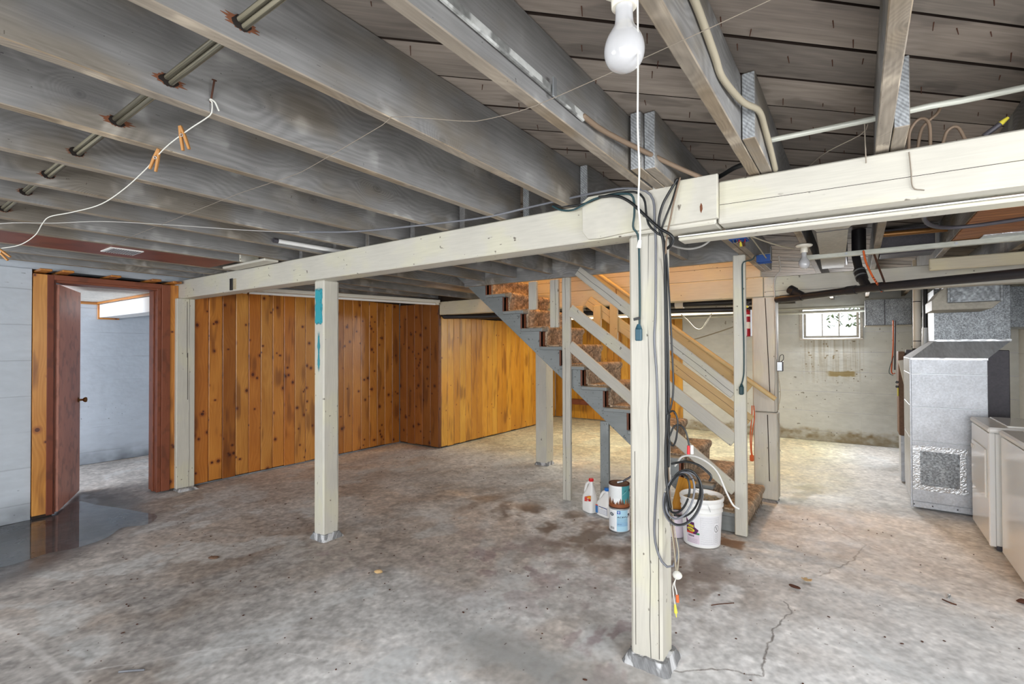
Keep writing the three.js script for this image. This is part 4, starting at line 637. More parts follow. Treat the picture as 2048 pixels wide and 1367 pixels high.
// ---------- second hanging cord and wiring boxes by the trimmer ----------
{ const t = thing('extension_cord', 'dark green cord with plug hanging down the right newel post', 'cord');
  obj('cord', tube([[-0.645, 2.205, -4.19], [-0.662, 2.178, -4.185], [-0.720, 2.168, -4.186], [-0.733, 2.141, -4.186], [-0.734, 2.023, -4.188], [-0.732, 1.786, -4.188], [-0.727, 1.55, -4.188], [-0.728, 1.314, -4.188], [-0.736, 1.24, -4.186], [-0.744, 1.21, -4.186]], 0.0052, 8), M.cordGreen, t);
  obj('plug', [cbox(0.034, 0.07, 0.026, { c: 0.008 }).translate(-0.746, 1.155, -4.18), new THREE.CylinderGeometry(0.006, 0.013, 0.02, 12).translate(-0.745, 1.198, -4.18)], M.cordGreen, t); }
function wireBox(x, y, z, label, openDown) {
  const t = thing('junction_box', label, 'electrical box', [x, y, z]);
  obj('box', [bx(-0.05, 0.05, -0.028, 0.028, -0.055, -0.05, { c: 0.001 }), bx(-0.05, 0.05, -0.028, 0.028, 0.05, 0.055, { c: 0.001 }), bx(-0.05, -0.045, -0.028, 0.028, -0.05, 0.05, { c: 0.001 }), bx(0.045, 0.05, -0.028, 0.028, -0.05, 0.05, { c: 0.001 }), bx(-0.05, 0.05, 0.024, 0.03, -0.05, 0.05, { c: 0.001 })], M.blue, t);
  obj('bracket', [bx(0.051, 0.055, -0.02, 0.09, -0.02, 0.055, { c: 0.001 }), bx(-0.03, 0.055, 0.031, 0.035, 0.02, 0.055, { c: 0.001 })], M.steel, t);
  if (openDown) { for (let i = 0; i < 6; i++) { const a = rr(0, 6.28); obj('wire', tube([[Math.cos(a) * 0.03, 0.015, Math.sin(a) * 0.03], [Math.cos(a) * 0.035, -0.03, Math.sin(a) * 0.035], [rr(-0.02, 0.03), -0.045, rr(-0.02, 0.03)], [rr(-0.02, 0.02), -0.028, rr(-0.02, 0.02)]], 0.0022, 6), [M.cordBlack, M.redPlastic, M.tan][i % 3], t); }
    obj('wire_nut', rod([0.012, -0.04, 0.02], [0.016, -0.068, 0.022], 0.006, 10, 0.008), M.yellow, t); obj('wire_nut', rod([0.028, -0.04, 0.02], [0.034, -0.068, 0.018], 0.006, 10, 0.008), M.rust, t); }
  return t;
}
wireBox(-0.607, 2.20, -3.36, 'open blue electrical box with loose wires under the right beam', true);
wireBox(-0.61, 2.21, -4.42, 'blue and steel electrical box above the right newel post', false);
CB('cable', [[-1.25, 2.30, -3.3], [-1.05, 2.20, -3.3], [-0.92, 2.15, -3.3], [-0.82, 2.155, -3.3], [-0.75, 2.2, -3.3], [-0.72, 2.222, -3.3]], 0.007, M.cordPale, 'twisted pale cable drooping between the joists left of the blue box');
CB('cable', [[-0.56, 2.21, -3.40], [-0.47, 2.18, -3.55], [-0.40, 2.17, -3.72], [-0.36, 2.19, -3.95]], 0.005, M.tan, 'tan cable from the open blue box to the small bulb');
CB('cable', [[-0.56, 2.22, -3.42], [-0.56, 2.2, -3.8], [-0.58, 2.2, -4.3]], 0.005, M.tan, 'tan cable linking the two blue electrical boxes');
CB('cable', [[-0.56, 2.30, -4.9], [-0.585, 2.22, -5.2], [-0.63, 2.17, -5.265], [-0.645, 2.08, -5.272], [-0.64, 2.0, -5.273], [-0.637, 1.85, -5.275], [-0.63, 1.6, -5.272], [-0.628, 1.38, -5.27]], 0.007, M.cordPale, 'pale cable stapled down the right edge of the cracked post');
{ const t = thing('outlet_box', 'small grey metal box with wires on the cracked post', 'electrical box'); obj('box', cbox(0.05, 0.095, 0.05, { c: 0.004 }).translate(-0.602, 1.31, -5.30), M.darkMetal, t); obj('cover', cbox(0.044, 0.085, 0.006, { c: 0.002 }).translate(-0.604, 1.31, -5.272), M.steel, t); obj('wire', tube([[-0.61, 1.355, -5.29], [-0.60, 1.41, -5.28], [-0.575, 1.42, -5.28], [-0.572, 1.38, -5.28], [-0.59, 1.355, -5.28]], 0.003, 6), M.cordBlack, t); }
CB('wire', [[-0.622, 1.26, -5.28], [-0.60, 1.05, -5.28], [-0.625, 0.85, -5.28], [-0.60, 0.7, -5.28], [-0.622, 0.56, -5.28], [-0.60, 0.5, -5.28]], 0.0025, M.tan, 'thin kinked wire hanging below the grey box on the cracked post');
{ const t = thing('orange_cord', 'orange extension cord hanging at the left edge of the cracked post', 'cord'); for (const d of [0, 0.016]) obj('cord', tube([[-0.843 + d, 0.92, -5.25], [-0.846 + d * 1.5, 0.80, -5.25], [-0.86 + d, 0.65, -5.25], [-0.858 + d * 0.5, 0.5, -5.25], [-0.85 + d * 0.5, 0.43, -5.25]], 0.005, 7), M.orange, t); obj('socket_end', cbox(0.035, 0.06, 0.03, { c: 0.006 }).translate(-0.848, 0.41, -5.25), M.orange, t); }
{ const t = thing('fire_extinguisher', 'red fire extinguisher hung behind the right newel post', 'fire extinguisher', [-0.915, 1.60, -5.37]);
  obj('cylinder', lathe([[0, 0], [0.046, 0], [0.05, 0.008], [0.05, 0.235], [0.046, 0.255], [0.03, 0.272], [0.018, 0.278], [0, 0.278]], 28), M.extRed, t); obj('label', [lathe([[0.0505, 0.08], [0.0508, 0.08], [0.0508, 0.145], [0.0505, 0.145]], 28), lathe([[0.0505, 0.20], [0.0508, 0.20], [0.0508, 0.22], [0.0505, 0.22]], 28)], M.paper, t);
  obj('valve', [rod([0, 0.275, 0], [0, 0.31, 0], 0.013, 12), rod([0, 0.30, 0], [0.04, 0.32, 0.01], 0.006, 8), rod([-0.01, 0.31, 0], [0.05, 0.345, 0.01], 0.006, 8)], M.darkMetal, t); obj('gauge', rod([0.02, 0.30, 0.006], [0.02, 0.30, 0.024], 0.011, 14), M.yellow, t); obj('wall_bracket', bx(0.045, 0.075, 0.0, 0.27, -0.02, 0.02), M.steel, t); }
// ---------- left side: chime, fixture, loose tube, return panel ----------
{ const t = thing('door_chime', 'small dark and cream chime box on the long beam', 'chime', [-4.74, 2.095, -2.21]); obj('back', bx(-0.06, 0.055, -0.056, 0.058, -0.02, 0.0, { c: 0.002 }), M.rust, t); obj('dark_half', bx(-0.058, -0.008, -0.054, 0.056, 0.0, 0.018, { c: 0.003 }), M.cordBlack, t); obj('pale_half', bx(-0.006, 0.054, -0.05, 0.052, 0.0, 0.012, { c: 0.006 }), mat({ map: T.speck, color: C('#c4b698'), roughness: 0.6 }), t); obj('wire', tube([[-0.03, 0.056, 0.005], [-0.05, 0.10, 0.0], [-0.075, 0.125, -0.03], [-0.08, 0.14, -0.08]], 0.004, 6), M.cordBlack, t); }
{ const t = thing('strip_light', 'long fluorescent strip light with bare tube along the pine wall', 'light'), a = [-5.80, 2.188, -2.80], b = [-5.04, 2.178, -5.25];
  obj('channel', board(a, b, 0.045, 0.085, [0, 1, 0], { c: 0.006 }), M.strip, t); obj('lampholder', [board([-5.056, 2.150, -5.20], [-5.042, 2.150, -5.245], 0.045, 0.05, [0, 1, 0], { c: 0.004 }), board([-5.80, 2.155, -2.80], [-5.79, 2.155, -2.84], 0.045, 0.05, [0, 1, 0], { c: 0.004 })], M.strip, t); obj('tube', rod([-5.78, 2.146, -2.86], [-5.058, 2.138, -5.19], 0.016, 14), M.white, t); }
{ const t = thing('spare_tube', 'loose fluorescent tube tucked between the joists above the long beam', 'light tube'), a = [-3.36, 2.262, -1.86], b = [-3.29, 2.262, -2.99]; obj('tube', rod(a, b, 0.016, 14), M.white, t); obj('end_cap', [rod([-3.3618, 2.262, -1.83], [-3.36, 2.262, -1.862], 0.0168, 14), rod([-3.366, 2.268, -1.815], [-3.362, 2.268, -1.83], 0.002, 6), rod([-3.366, 2.256, -1.815], [-3.362, 2.256, -1.83], 0.002, 6)], M.darkMetal, t); }
{ const t = thing('return_air_cover', 'smooth red-brown board closing the joist bay before the store door', 'panel'); obj('board', bx(-4.798, -4.259, 2.2315, 2.2415, -2.02, 1.9, { grain: 2, su: 1.4, sv: 0.8, c: 0.001 }), mat({ map: T.red, color: C('#b68a72'), roughness: 0.5 }), t);
  const v = obj('vent_grille', [bx(-4.60, -4.37, 2.2225, 2.231, -1.385, -1.185, { c: 0.002 })], M.white, t); obj('slots', Array.from({ length: 12 }, (_, i) => bx(-4.585, -4.385, 2.2205, 2.2228, -1.372 + i * 0.0145, -1.366 + i * 0.0145, { c: 0.0005 })), M.darkMetal, v); }
single('cross_board', bx(-4.62, -3.90, 2.208, 2.2285, -2.17, -2.05, CO), M.cream, 'short white board nailed under the joists behind the long beam', 'board');
single('cross_block', bx(-4.255, -4.235, 2.23, 2.40, -2.18, -2.02, { ...CO, grain: 1 }), M.cream, 'white block filling the joist side above the short white board', 'board');
CB('conduit', [[-5.02, 1.955, -5.34], [-4.3, 1.945, -5.55], [-3.4, 1.95, -5.7], [-0.9, 1.93, -6.2]], 0.03, M.abs, 'long black drain pipe hung below the far beam behind the stairs');
// ---------- clothesline ----------
{ const t = thing('clothesline', 'white plastic clothesline sagging from the rusty nail on a joist', 'rope');
  obj('line', tube([[-3.50, 1.96, -0.40], [-3.299, 1.973, -0.476], [-3.137, 1.978, -0.517], [-2.971, 2.003, -0.537], [-2.861, 2.039, -0.540], [-2.781, 2.058, -0.548], [-2.624, 2.060, -0.585], [-2.468, 2.076, -0.634], [-2.321, 2.114, -0.665], [-2.142, 2.158, -0.680], [-1.965, 2.198, -0.682], [-1.80, 2.218, -0.688], [-1.656, 2.224, -0.690], [-1.624, 2.232, -0.689], [-1.622, 2.262, -0.688]], 0.0019, 7, 120), M.rope, t);
  obj('knot', [tube([[-1.626, 2.262, -0.690], [-1.618, 2.266, -0.68], [-1.617, 2.262, -0.694], [-1.616, 2.24, -0.705]], 0.0026, 6)], M.rope, t); }
single('clothesline', tube([[-3.95, 2.10, -0.35], [-3.584, 2.142, -0.517], [-3.50, 2.17, -0.70], [-3.40, 2.205, -0.90], [-3.25, 2.222, -1.2], [-3.044, 2.224, -1.51], [-2.839, 2.225, -1.716]], 0.0022, 7), M.cordPale, 'second pale clothesline running straight along the joists to the grey cable', 'rope');
{ const t = thing('nail', 'large rusty nail bent up from the joist holding the clothesline', 'nail'); obj('shank', rod([-1.632, 2.262, -0.688], [-1.612, 2.325, -0.690], 0.003, 8), M.rust, t); obj('head', rod([-1.612, 2.325, -0.690], [-1.611, 2.328, -0.690], 0.007, 12), M.rust, t); }
function peg(p, rot, label) {
  const t = thing('clothespin', label, 'clothespin', p, 0, 'clothespins on the clothesline'); t.rotation.set(...rot);
  for (const s of [-1, 1]) obj('leg', extr((s > 0 ? [[-0.003, -0.045], [0.004, -0.045], [0.006, 0.0], [0.004, 0.035], [-0.003, 0.035]] : [[0.003, 0.035], [-0.004, 0.035], [-0.006, 0.0], [-0.004, -0.045], [0.003, -0.045]]), 0.009, 0.001).rotateZ(s * 0.12).translate(s * 0.005, 0, -0.0045), M.peg, t);
  obj('spring', [new THREE.TorusGeometry(0.0045, 0.0012, 6, 14).translate(0, 0.002, -0.006), new THREE.TorusGeometry(0.0045, 0.0012, 6, 14).translate(0, 0.002, 0.006)], M.steel, t);
}
peg([-1.826, 2.205, -0.685], [0.1, 0.6, 0.15], 'wooden clothespin hanging upright, closest to the rusty nail');
peg([-2.03, 2.176, -0.678], [0.3, 0.6, -0.62], 'wooden clothespin tilted along the line, second from the rusty nail');
peg([-3.283, 1.955, -0.478], [0.2, 0.6, 0.7], 'wooden clothespin splayed open at the far lower end of the line');
single('string', tube([[-4.391, 2.217, -1.157], [-3.691, 2.219, -1.135], [-2.894, 2.22, -1.121], [-2.334, 2.22, -1.112], [-1.862, 2.22, -1.125], [-1.222, 2.22, -1.035], [-1.19, 2.235, -1.04], [-1.0, 2.225, -1.20], [-0.80, 2.218, -1.22], [-0.45, 2.22, -1.18], [-0.1, 2.217, -1.12], [0.4, 2.22, -1.0]], 0.0011, 5, 90, 0.2), M.web, 'thin grey string stretched across the undersides of the joists', 'string');
single('wire', tube([[-1.02, 2.5 - 0.04, -0.02], [-1.4, 2.26, -0.14], [-1.62, 2.24, -0.17], [-1.75, 2.21, -0.20], [-2.0, 2.19, -0.22]], 0.0028, 6), M.cordBrown, 'old brown wire drooping over the joist at the upper left', 'wire');
for (const [p, l] of [[[[-0.28, 2.36, -2.9], [-0.2, 2.30, -2.6], [-0.1, 2.285, -2.35], [0.02, 2.30, -2.26], [0.04, 2.31, -2.2]], 'dusty cobweb strand swagged between the joists above the right beam'], [[[0.03, 2.31, -2.19], [0.032, 2.25, -2.235], [0.034, 2.19, -2.262]], 'dusty cobweb strand hanging straight down the face of the right beam'], [[[0.16, 2.2, -2.262], [0.165, 2.13, -2.262], [0.17, 2.07, -2.262], [0.20, 2.055, -2.262]], 'short cobweb strand curling low on the face of the right beam']]) single('cobweb', tube(p, 0.0022, 5), M.web, l, 'cobweb');
// ---------- floor-standing containers ----------
function canvasTex(w, h, draw) { const c = document.createElement('canvas'); c.width = w; c.height = h; const x = c.getContext('2d'); draw(x, w, h); const t = new THREE.CanvasTexture(c); t.colorSpace = THREE.SRGBColorSpace; t.anisotropy = 8; return t; }
const wrapSleeve = (r, y0, y1, a0, a1, r1 = r) => { const g = new THREE.CylinderGeometry(r1, r, y1 - y0, 40, 1, true, a0, a1 - a0); return g.translate(0, (y0 + y1) / 2, 0); };
function lines(x, x0, y0, w, n, dy, h, col) { x.fillStyle = col; for (let i = 0; i < n; i++) { let a = x0; while (a < x0 + w) { const k = rr(3, 14); x.fillRect(a, y0 + i * dy, Math.min(k, x0 + w - a), h); a += k + 3; } } }
function jug(pos, turn, H, label, capMat, capR, band, lab) {
  const t = thing('jug', label, 'bottle', pos, turn, 'jugs by the paint cans');
  // lofted bottle: rounded-rectangle sections
  const N = 40, rows = [], A = band.a, B = band.b, prof = band.prof;
  for (const [y, k, off] of prof) { const r = []; for (let i = 0; i < N; i++) { const th = i / N * 6.2832, c = Math.cos(th), s = Math.sin(th), e = 2 / (2 + 2.2 * Math.min(1, k)); r.push([off + Math.sign(c) * Math.abs(c) ** e * A * k, y * H, Math.sign(s) * Math.abs(s) ** e * B * Math.max(k, 0.42 * Math.min(1, k * 2.2))]); } rows.push(r); }
  const pos_ = [], uv = [], idx = []; rows.forEach((r, j) => r.forEach((p, i) => { pos_.push(...p); uv.push(i / N, j / rows.length); }));
  const n0 = pos_.length / 3; pos_.push(rows[0].reduce((a, p) => a + p[0], 0) / N, rows[0][0][1], 0); uv.push(0, 0); pos_.push(rows.at(-1).reduce((a, p) => a + p[0], 0) / N, rows.at(-1)[0][1], 0); uv.push(0, 1);
  for (let j = 0; j + 1 < rows.length; j++) for (let i = 0; i < N; i++) { const a = j * N + i, b = j * N + (i + 1) % N, c = a + N, d = b + N; idx.push(a, c, b, b, c, d); }
  for (let i = 0; i < N; i++) { idx.push(n0, i, (i + 1) % N); const q = (rows.length - 1) * N; idx.push(n0 + 1, q + (i + 1) % N, q + i); }
  const g = new THREE.BufferGeometry(); g.setAttribute('position', new THREE.Float32BufferAttribute(pos_, 3)); g.setAttribute('uv', new THREE.Float32BufferAttribute(uv, 2)); g.setIndex(idx); g.computeVertexNormals();
  obj('body', g, M.hdpe, t);
  obj('handle', tube(band.handle.map(([x, y]) => [x, y * H, 0]), 0.0135, 12), M.hdpe, t);
  const top = prof.at(-1); obj('cap', [lathe([[0, 0], [capR, 0], [capR, 0.022], [capR * 0.92, 0.026], [0, 0.026]], 28).translate(top[2], top[0] * H - 0.002, 0), ...Array.from({ length: 20 }, (_, i) => bx(-0.0012, 0.0012, 0.002, 0.021, capR - 0.001, capR + 0.001, { c: 0.0004 }).rotateY(i / 20 * 6.283).translate(top[2], top[0] * H - 0.002, 0))], capMat, t);
  obj('label', lab.geo, mat({ map: lab.tex, roughness: 0.5 }), t); return t;
}
const patch = (x0, x1, y0, y1, z, poly) => { const s = poly ? new THREE.Shape(poly.map((p) => new THREE.Vector2(...p))) : new THREE.Shape([[x0, y0], [x1, y0], [x1, y1], [x0, y1]].map((p) => new THREE.Vector2(...p))); const g = new THREE.ExtrudeGeometry(s, { depth: 0.0012, bevelEnabled: false }), p = g.attributes.position, u = g.attributes.uv; for (let i = 0; i < p.count; i++) u.setXY(i, (p.getX(i) - x0) / (x1 - x0), (p.getY(i) - y0) / (y1 - y0)); return g.translate(0, 0, z); };
{ const lt = canvasTex(256, 256, (x, w, h) => { x.fillStyle = '#c8202a'; x.fillRect(0, 0, w, h); x.fillStyle = '#f0932b'; x.beginPath(); x.moveTo(70, 60); x.lineTo(256, 10); x.lineTo(256, 100); x.lineTo(120, 110); x.fill(); x.fillStyle = '#ef6b54'; x.fillRect(10, 110, 110, 40); x.fillRect(10, 175, 120, 36); x.fillStyle = '#f4efe8'; x.fillRect(126, 110, 34, 40); x.fillRect(126, 172, 34, 40); x.fillStyle = '#f6c53d'; x.fillRect(170, 60, 80, 60); x.fillStyle = '#c8202a'; x.font = 'bold 46px sans-serif'; x.fillText('A', 190, 106); x.fillStyle = '#3b52a3'; x.beginPath(); x.arc(120, 36, 20, 0, 7); x.fill(); });
  jug([-2.005, 0, -4.055], -0.42, 0.285, 'white jug with a red cap and red label, next to the left newel post', M.redPlastic, 0.021, {
    a: 0.070, b: 0.046, prof: [[0, 0.86, 0], [0.015, 0.97, 0], [0.05, 1, 0], [0.35, 1, 0], [0.48, 0.96, 0], [0.58, 0.84, 0.006], [0.66, 0.70, 0.012], [0.74, 0.56, 0.018], [0.82, 0.42, 0.020], [0.88, 0.32, 0.020], [0.91, 0.27, 0.020], [0.985, 0.26, 0.020]],
    handle: [[-0.005, 0.93], [-0.030, 0.88], [-0.046, 0.80], [-0.056, 0.70], [-0.062, 0.60], [-0.060, 0.50]] }, { tex: lt, geo: patch(-0.02, 0.068, 0.095, 0.165, 0.0455, [[-0.02, 0.095], [0.068, 0.115], [0.066, 0.165], [0.03, 0.155], [-0.018, 0.135]]) }); }
{ const lt = canvasTex(256, 200, (x, w, h) => { x.fillStyle = '#f2f3f5'; x.fillRect(0, 0, w, h); x.fillStyle = '#3c78b8'; x.fillRect(0, 0, 56, h); x.fillStyle = '#d2483c'; x.fillRect(0, 0, 56, 26); x.strokeStyle = '#2a3f7a'; x.lineWidth = 5; x.strokeRect(72, 20, 178, 160); x.fillStyle = '#2a3f7a'; x.fillRect(72, 18, 178, 18); x.fillStyle = '#e7cf3a'; x.beginPath(); x.moveTo(130, 58); x.lineTo(142, 40); x.lineTo(154, 58); x.fill(); lines(x, 84, 70, 156, 9, 11, 3, '#7d88a8'); });
  jug([-1.838, 0, -4.03], -0.36, 0.232, 'white jug with a blue cap between the red-capped jug and the cans', M.bluePlastic, 0.021, {
    a: 0.076, b: 0.052, prof: [[0, 0.86, 0], [0.02, 0.97, 0], [0.06, 1, 0], [0.42, 1, 0], [0.50, 0.97, 0.002], [0.60, 0.82, 0.008], [0.70, 0.64, 0.014], [0.80, 0.46, 0.018], [0.87, 0.32, 0.018], [0.90, 0.26, 0.018], [0.98, 0.25, 0.018]],
    handle: [[-0.004, 0.92], [-0.028, 0.86], [-0.046, 0.76], [-0.058, 0.64], [-0.062, 0.52]] }, { tex: lt, geo: patch(-0.074, 0.07, 0.022, 0.094, 0.0515) }); }
function paintCan(pos, turn, label, map, group, rusty) {
  const t = thing('paint_can', label, 'can', pos, turn, group), R = 0.083, H = 0.19;
  obj('can', lathe([[0, 0.002], [R - 0.004, 0.002], [R + 0.0015, 0], [R + 0.0015, 0.006], [R, 0.008], [R, H - 0.010], [R + 0.002, H - 0.006], [R + 0.002, H], [R - 0.006, H], [R - 0.008, H - 0.006], [0, H - 0.006]], 48), rusty ? M.rust : M.steel, t);
  obj('label', wrapSleeve(R + 0.0008, 0.009, H - 0.011, 0, Math.PI * 2), mat({ map, roughness: 0.45 }), t);
  obj('lid', lathe([[0, H - 0.004], [R - 0.022, H - 0.004], [R - 0.02, H - 0.001], [R - 0.012, H - 0.001], [R - 0.010, H - 0.006]], 40), rusty ? M.brownBoard : M.steel, t);
  obj('handle_ear', [-1, 1].map((s) => rod([s * (R - 0.002), H - 0.05, 0], [s * (R + 0.004), H - 0.05, 0], 0.010, 14)), M.darkMetal, t);
  const hp = []; for (let i = 0; i <= 20; i++) { const a = Math.PI * i / 20; hp.push([Math.cos(a) * (R + 0.005), H - 0.05 - Math.sin(a) * 0.075, Math.sin(a) * (R + 0.006)]); } obj('wire_handle', tube(hp, 0.0014, 6), M.steel, t); return t;
}
const canA = canvasTex(1024, 512, (x, w, h) => { x.fillStyle = '#eceff1'; x.fillRect(0, 0, w, h); const X0 = 560; x.fillStyle = '#a8cfe2'; x.fillRect(X0, 0, 190, h); x.fillStyle = '#8fb8d6'; x.fillRect(X0, 300, 190, 90); x.fillStyle = '#2b4fa8'; x.fillRect(X0 + 6, 22, 52, 70); x.fillStyle = '#dfe9f5'; x.fillRect(X0 + 27, 30, 9, 54); x.fillRect(X0 + 12, 50, 40, 9); x.fillStyle = '#1d2540'; x.font = 'bold 56px sans-serif'; x.fillText('ACRYLIC', X0 + 6, 190); lines(x, X0 + 8, 210, 170, 8, 12, 5, '#5f8fb3'); x.fillStyle = '#243b60'; x.font = '34px sans-serif'; x.fillText('blue', X0 + 10, 350); lines(x, 430, 60, 110, 20, 18, 4, '#b9c0c6'); x.fillStyle = '#444c55'; x.beginPath(); x.arc(470, 120, 40, 0, 7); x.fill(); x.fillStyle = '#9aa3ab'; x.beginPath(); x.arc(470, 120, 24, 0, 7); x.fill(); for (let i = 0; i < 14; i++) { x.fillStyle = '#333'; x.fillRect(440 + i * 6, 420, rr(1, 4), 60); } lines(x, 20, 40, 380, 24, 18, 4, '#c3c9ce'); lines(x, 770, 40, 230, 24, 18, 4, '#b4c4d0'); });
const canB = canvasTex(1024, 512, (x, w, h) => { x.fillStyle = '#e8eaea'; x.fillRect(0, 0, w, h); lines(x, 380, 50, 210, 14, 18, 5, '#bfc6c6'); x.fillStyle = '#3f8a90'; x.fillRect(600, 0, 190, h); x.fillStyle = '#2a5b62'; x.font = 'bold 60px sans-serif'; x.fillText('A', 640, 140); x.strokeStyle = '#a9d0cf'; x.lineWidth = 5; x.beginPath(); x.moveTo(610, 210); x.lineTo(690, 120); x.stroke(); let a = 0; while (a < w) { const b = rr(14, 46), y = rr(265, 430); x.fillStyle = ['#7a4326', '#8d5531', '#5f3620', '#9a6a45'][Math.floor(rr(0, 4))]; x.beginPath(); x.moveTo(a - 8, h); x.lineTo(a + b * 0.3, y); x.lineTo(a + b * 0.6, y + 30); x.lineTo(a + b + 8, h); x.fill(); a += b * rr(0.5, 1.0); } x.fillStyle = '#8a4c28'; x.fillRect(0, 440, w, 80); });
paintCan([-1.612, 0, -3.80], 3.0, 'white and blue labelled paint can, lower of the stack', canA, 'stacked paint cans', false);
paintCan([-1.612, 0.1915, -3.80], 3.25, 'paint can streaked with brown drips, on top of the stack', canB, 'stacked paint cans', true);
{ const t = thing('stir_brush', 'grey handled brush leaning on the upper paint can', 'brush'); obj('handle', rod([-1.585, 0.392, -3.80], [-1.42, 0.51, -3.86], 0.008, 12, 0.009), M.darkMetal, t); obj('ferrule', rod([-1.622, 0.384, -3.786], [-1.58, 0.396, -3.802], 0.011, 12, 0.009), M.steel, t); }
{ const t = thing('pink_bottle', 'pale pink bottle half hidden behind the near post', 'bottle', [-1.505, 0, -3.92]); obj('body', lathe([[0, 0], [0.042, 0], [0.047, 0.006], [0.047, 0.15], [0.04, 0.17], [0.022, 0.19], [0.02, 0.20], [0, 0.20]], 32), M.pink, t); obj('cap', lathe([[0, 0.2], [0.022, 0.2], [0.022, 0.225], [0, 0.227]], 24), M.white, t); }
{ // five gallon bucket
  const t = thing('bucket', 'large white plastic bucket with a purple and yellow label', 'bucket', [-0.985, 0, -3.905], 0.25), H = 0.365, R0 = 0.132, R1 = 0.150;
  const w = (y) => R0 + (R1 - R0) * y / H;
  obj('pail', lathe([[0, 0.004], [R0 - 0.006, 0], [R0, 0.008], [w(0.255), 0.255], [w(0.255) + 0.006, 0.258], [w(0.265) + 0.006, 0.268], [w(0.27) + 0.001, 0.272], [w(0.295), 0.295], [w(0.295) + 0.009, 0.298], [w(0.31) + 0.009, 0.312], [w(0.315) + 0.001, 0.316], [w(0.335), 0.335], [w(0.335) + 0.010, 0.338], [R1 + 0.011, 0.36], [R1 + 0.006, 0.367], [R1 - 0.002, 0.364], [R1 - 0.006, 0.33], [R0 - 0.006, 0.05], [0, 0.05]], 56), M.hdpe, t);
  obj('contents', lathe([[0, 0.332], [0.05, 0.330], [0.10, 0.334], [0.143, 0.33], [0.143, 0.3], [0, 0.3]], 40), mat({ map: T.speck, color: C('#cfc2a6'), roughness: 0.95 }), t); obj('rubble', Array.from({ length: 40 }, () => { const a = rr(0, 6.28), q = Math.sqrt(rnd()) * 0.125, s = new THREE.DodecahedronGeometry(rr(0.006, 0.02), 0); s.scale(1, 0.45, 0.8); s.rotateY(rr(0, 3)); return s.translate(Math.cos(a) * q, 0.337, Math.sin(a) * q); }), M.tan, t).userData.kind = 'stuff';
  const lab = canvasTex(1024, 512, (x, W, h) => { x.fillStyle = '#efeff2'; x.fillRect(0, 0, W, h); x.fillStyle = '#e2d3e0'; x.fillRect(40, 250, 330, 240); x.fillStyle = '#5b1f55'; x.beginPath(); x.moveTo(40, 60); x.lineTo(110, 130); x.lineTo(250, 130); x.lineTo(260, 210); x.lineTo(350, 250); x.lineTo(300, 330); x.lineTo(40, 330); x.fill(); x.fillStyle = '#e8d832'; for (let i = 0; i < 7; i++) { x.fillRect(60 + i * 26, 160 + i * 3 + (i % 2) * 4, 20, 44); } x.beginPath(); x.ellipse(160, 262, 100, 32, 0.1, 0, 7); x.fill(); x.fillStyle = '#5b1f55'; for (let i = 0; i < 4; i++) x.fillRect(96 + i * 30, 246 + i * 3, 18, 30); x.fillStyle = '#2f8a4e'; x.fillRect(300, 300, 70, 32); x.fillStyle = '#d8442e'; x.fillRect(40, 300, 180, 26); x.fillStyle = '#333'; lines(x, 90, 350, 150, 1, 30, 30, '#55505a'); lines(x, 60, 410, 260, 5, 16, 4, '#8c8090'); x.strokeStyle = '#9a9aa2'; x.lineWidth = 3; x.strokeRect(392, 30, 300, 450); lines(x, 404, 46, 276, 24, 18, 4, '#a9aab2'); x.strokeRect(712, 30, 140, 450); x.strokeStyle = '#3a3a3e'; x.lineWidth = 8; x.beginPath(); x.arc(782, 220, 58, 0, 7); x.stroke(); x.beginPath(); x.moveTo(742, 178); x.lineTo(822, 262); x.stroke(); x.lineWidth = 5; x.beginPath(); x.arc(782, 205, 18, 0, 7); x.stroke(); x.beginPath(); x.moveTo(782, 224); x.lineTo(768, 262); x.lineTo(800, 262); x.stroke(); lines(x, 724, 300, 116, 10, 17, 4, '#84858c'); lines(x, 724, 50, 116, 5, 17, 4, '#84858c'); });
  obj('label', wrapSleeve(w(0.02) + 0.0012, 0.02, 0.245, -0.95, 1.35, w(0.245) + 0.0012), mat({ map: lab, roughness: 0.5 }), t);
  const hp = []; for (let i = 0; i <= 16; i++) { const a = Math.PI * i / 16; hp.push([Math.cos(a) * 0.163, 0.30 + Math.sin(a) * 0.03, Math.sin(a) * 0.158 * 0.98]); } obj('wire_handle', tube([[0.06, 0.285, 0.15], [0.045, 0.33, 0.155], [0.015, 0.385, 0.12], [-0.03, 0.41, 0.05], [-0.09, 0.39, -0.05]], 0.0018, 6), M.steel, t); }
{ const t = thing('small_pail', 'small pale pail wedged behind the white bucket and the post', 'bucket', [-1.19, 0, -3.93]); obj('pail', lathe([[0, 0.003], [0.062, 0], [0.066, 0.006], [0.07, 0.17], [0.074, 0.172], [0.074, 0.18], [0.068, 0.18], [0.062, 0.02], [0, 0.02]], 36), mat({ color: C('#d6cbd6'), roughness: 0.5 }), t); obj('rim', lathe([[0.07, 0.172], [0.077, 0.174], [0.077, 0.184], [0.07, 0.184]], 36), M.cordBlack, t); }
single('pale_board', board([-1.225, 0.02, -4.03], [-1.16, 0.40, -4.16], 0.16, 0.014, [1, 0, 0.3], { grain: 0, su: 2.4, sv: 1.2 }), mat({ map: T.clear, color: C('#e9d9b8'), roughness: 0.7 }), 'short yellow plywood offcut leaning behind the white bucket', 'board');
single('pipe_offcut', rod([-1.235, 0.02, -3.88], [-1.265, 0.46, -3.99], 0.02, 16), M.white, 'white plastic pipe offcut leaning behind the near post', 'pipe');
